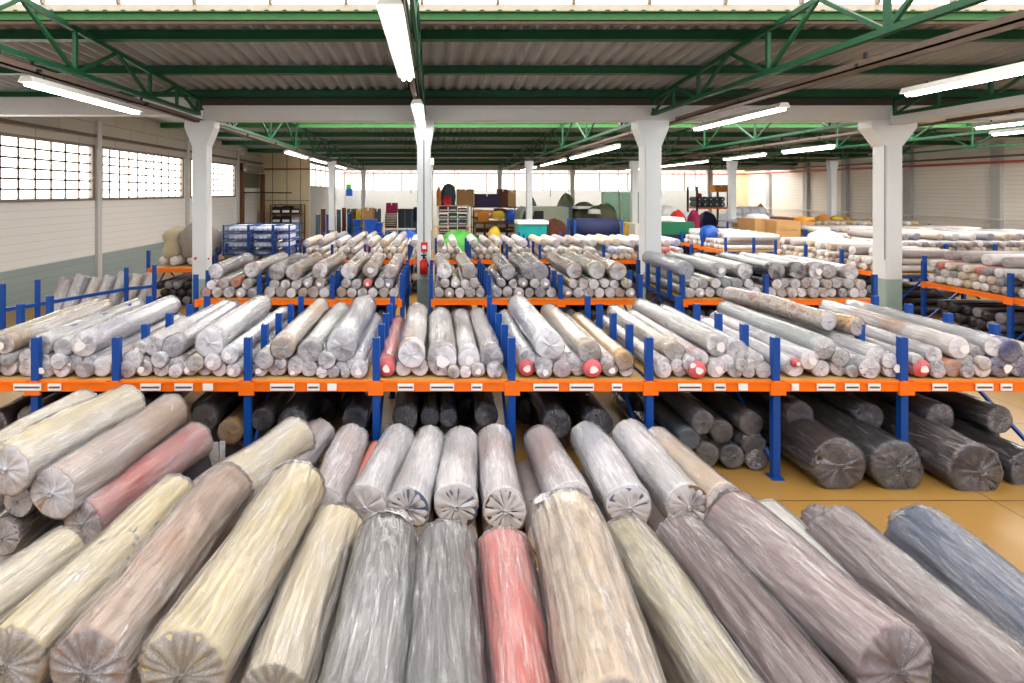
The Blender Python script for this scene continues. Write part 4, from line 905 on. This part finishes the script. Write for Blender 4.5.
# small light blue crates
for i, (x0_, x1_) in enumerate(((594, 600), (601, 608), (610, 620))):
    a, b, ya, yb, z0, z1 = pb(x0_, 236 if i < 2 else 234, x1_, 246, 17.2, .5)
    single('plastic_crate', MB().box(a, b, ya, yb, 1.2, z1, 0, .01).box(a-.01, b+.01, ya-.01, yb+.01, z1-.06, z1, 0), M[['ice', 'ice', 'navy'][i]], ['light blue crate, left of two, before the navy cloth trolley', 'light blue crate, right of two, before the navy cloth trolley', 'navy crate at the right foot of the cloth trolley'][i], 'crate')
# green glass screens
a, b, ya, yb, z0, z1 = pb(602, 192, 655, 240, 28, .05, True)
t = thing('glass_screen', 'green tinted glass screen left of and behind the third column', 'screen', ((a+b)/2, ya, 0))
for k in range(4): MB().box(a+(b-a)*k/3-.03, a+(b-a)*k/3+.03, ya-.03, ya+.03, 0, z1).build('mullion', M['van'], t)
for k in range(3): MB().box(a+(b-a)*k/3+.03, a+(b-a)*(k+1)/3-.03, ya-.006, ya+.006, .1, z1).build('glass_pane', M['gglass'], t)
draped(603, 204, 618, 210, 34.5, 1, 'dgreen', 'green covered table behind the glass screen', seed=21); carton(625, 223, 634, 238, 24, .8, 'yellow', 'pale yellow cart left of the third column', True); carton(635, 224, 642, 240, 23, .8, 'wpipe', 'pale locker beside the yellow cart', True)
single('blue_bin', MB().box(*pb(623, 239, 642, 250, 18.8, .9, True)), M['ice'], 'light blue bin left of the third column base', 'bin')
# right of the third column
a, b, ya, yb, z0, z1 = pb(658, 222, 694, 247, 19, 1.2, True)
t = thing('lined_container', 'blue and green lined container with white cover right of the third column', 'container', ((a+b)/2, ya, 0))
MB().box(a, b, ya, yb, .1, z1*.72, 0, .04).build('tub', M['navy'], t); MB().box(a-.02, b+.02, ya-.02, yb+.02, z1*.72, z1, 0, .04).build('liner', M['dgreen'], t)
MB().lump(a, b-.15, ya, yb, z1+.001, z1+.18, 31, .1).build('cover', M['white'], t, True)
draped(660, 207, 684, 222, 27, 1.6, 'white', 'white covered machine beyond the lined container', seed=22, amp=.2); draped(674, 211, 688, 222, 24.5, .8, 'red', 'crimson cloth heap right of the third column', seed=23)
draped(685, 213, 697, 226, 26, 1, 'pal', 'pale grey sack right of the crimson heap', seed=24); draped(694, 211, 702, 224, 25, .8, 'magenta', 'dark magenta cloth by the orange frame', seed=25)
# back rack with slate rolls
a, b, ya, yb, z0, z1 = pb(697, 188, 728, 238, 33, 1.2, True)
t = thing('pallet_rack', 'tall orange and dark rack with slate rolls near the right back corner', 'rack', ((a+b)/2, ya, 0))
for x in (a, b):
    for y in (ya, yb): MB().box(x-.05, x+.05, y-.05, y+.05, 0, z1+.1).build('post', M['dark'], t)
for z in (.5, 1.75): MB().box(a, b, ya-.05, ya+.03, z, z+.12).box(a, b, yb-.05, yb+.03, z, z+.12).build('beam', M['orange'], t)
MB().box(a, b, ya, yb, 1.82, 1.87).build('deck', M['deck'], t)
for i in range(5):
    for j in range(2):
        p = Vector((a+.22+i*.38, ya+.1, 2.05+j*.34)); o = MB().tube(p, p+Vector((0, 1.0, 0)), .17, 14).tube(p-Vector((0, .01, 0)), p+Vector((0, 1.01, 0)), .05, 8, mi=1).build('cloth_roll', [M['slate'], M['paper']]); tag(o, 'slate cloth roll on tall back rack, %s row, %s from left' % (['lower', 'upper'][j], ORD[i]), 'cloth roll', 'slate rolls on the back rack')
carton(715, 185, 728, 192, 33.2, .8, 'ochre', 'orange carton on top of the slate rolls'); draped(703, 212, 718, 226, 31, .8, 'navy', 'navy cloth stack before the tall back rack', seed=26)
o = single('round_sign', MB().tube(px(699.5, 195.5, 32.8), px(699.5, 195.5, 32.8)+Vector((0, .04, 0)), .16, 14), M['magenta'], 'small pink round patch on the back rack', 'sign')
# white sacks on a table
table(15.0, 20.2, 26.0, 1.5, .95, 'purple', 'long table under the white sacks')
for i in range(6):
    for j in range(3):
        if j == 2 and i in (0, 5): continue
        a = 15.4+i*.42*1.9*.5*1.05; zz = .96+j*.36
        o = MB().lump(a, a+.42, 26.1+.03*j, 27.2, zz, zz+.42, i*2.3+j, .08).build('white_sack', M['pal'], None, True); tag(o, 'white sack on the long table, %s layer, %s from left' % (['bottom', 'middle', 'top'][j], ORD[i]), 'sack', 'white sacks on the long table')
draped(760, 205, 768, 216, 27.5, .6, 'ochre', 'orange red cloth heap behind the cardboard', seed=27)
# cardboard stacks
def carton_stack(x0, y0, x1, y1, Y, d, n, lab, m='card'):
    a, b, ya, yb, _, z1 = pb(x0, y0, x1, y1, Y, d, True)
    for i in range(n):
        mb = MB().box(a+R.uniform(0, .03), b-R.uniform(0, .03), ya+R.uniform(0, .03), yb, z1*i/n+.002, z1*(i+1)/n-.002); c = (a+b)/2; mb.box(c-.04, c+.04, ya-.006, yb, z1*(i+1)/n-.03, z1*(i+1)/n, 1)
        single('cardboard_box', mb, [M[m], M['deck']], '%s, %s from the floor' % (lab, ORD[i]), 'box', group='cardboard stacks at the right')
carton_stack(755, 219, 775, 246, 20, 1.2, 3, 'big brown cardboard box in the left stack'); carton_stack(776, 221, 801, 246, 19.4, 1.2, 5, 'flat brown cardboard box in the middle stack'); carton_stack(802, 222, 815, 246, 20.5, 1.2, 3, 'brown cardboard box in the right stack')
for i, (x0_, x1_, y0_, m) in enumerate(((756, 772, 214, 'pal'), (778, 796, 217, 'rust'), (803, 818, 217, 'ochre'))): draped(x0_, y0_, x1_, 222, 20.6, .8, m, ['pale cloth heap on the left cardboard stack', 'brown cloth heap on the middle cardboard stack', 'orange cloth heap on the right cardboard stack'][i], ground=False, seed=40+i)
for i, (x0_, x1_, y0_, m) in enumerate(((819, 832, 215, 'ochre'), (833, 846, 216, 'yellow'), (847, 853, 217, 'ochre'), (868, 875, 219, 'ochre'))): draped(x0_, y0_, x1_, 232, 24.4, .4, m, ['orange', 'yellow', 'amber', 'small orange'][i]+' cloth heap on the farthest rack, '+ORD[i]+' from left', ground=False, seed=50+i)
single('blue_sack', MB().lump(*[v for v in (9.4, 9.95, 17.2, 17.9, 1.0, 1.7)], 3, .1), M['blue'], 'small blue sack before the cardboard stacks', 'sack', True)
draped(822, 232, 848, 250, 15.3, .8, 'pal', 'pale lilac bundle left of the rightmost column', ground=False, seed=60); draped(901, 241, 918, 261, 14.2, .8, 'pal', 'pale bundle just right of the rightmost column', ground=False, seed=61)
# small white cloth & tan boxes on the left rack
draped(272, 238, 282, 249, 17, .6, 'white', 'white carton heap beside the blue cages', seed=62)
# upright rolls by the grey side wall
for i in range(8):
    x = 318+i*5.2; p = px(x, 240, 25+i*.8); h = 1.15+.25*math.sin(i*1.7)
    o = MB().tube((p.x, p.y, 0), (p.x, p.y, h+.6), .12, 10).tube((p.x, p.y, h+.6), (p.x, p.y, h+.64), .05, 8, mi=1).build('upright_bolt', [M[['slate', 'rust', 'blue', 'blue'][i % 4]], M['paper']], None, True); tag(o, '%s bolt upright by the far side wall, %s from left' % (['slate', 'brown', 'blue', 'royal blue'][i % 4], ORD[i]), 'bolt', 'upright bolts by the side wall')
# clear film strips by the rose roll
single('film_strip', MB().box(-2.02, -1.94, 4.5, 4.502, .35, .62).box(-1.93, -1.88, 4.5, 4.502, .36, .63), FILMW, 'short clear film strips hanging beside the rose red roll', 'film')
# ---------------------------------------------------------------- light, camera
w = bpy.data.worlds.new('world'); sc.world = w; w.use_nodes = True
w.node_tree.nodes['Background'].inputs[0].default_value = (*lin((.93, .95, 1.0)), 1); w.node_tree.nodes['Background'].inputs[1].default_value = .6
cam = bpy.data.cameras.new('camera'); co = bpy.data.objects.new('camera', cam); C.objects.link(co); sc.camera = co
co.location = (0, 0, H0); co.rotation_euler = (PI/2, 0, 0)
cam.sensor_width = 36; cam.lens = 500*36/1024; cam.shift_x = (512-434)/1024; cam.shift_y = -(341.5-192)/1024; cam.clip_start = .05; cam.clip_end = 200
vs_ = sc.view_settings; vs_.view_transform = 'Standard'; vs_.look = 'None'; vs_.gamma = 1; vs_.exposure = .42; vs_.use_curve_mapping = False
sc.cycles.transparent_max_bounces = 24; sc.cycles.max_bounces = 6; sc.cycles.caustics_reflective = False; sc.cycles.caustics_refractive = False
print('ROLLS', NR[0], 'OBJECTS', len(bpy.data.objects))
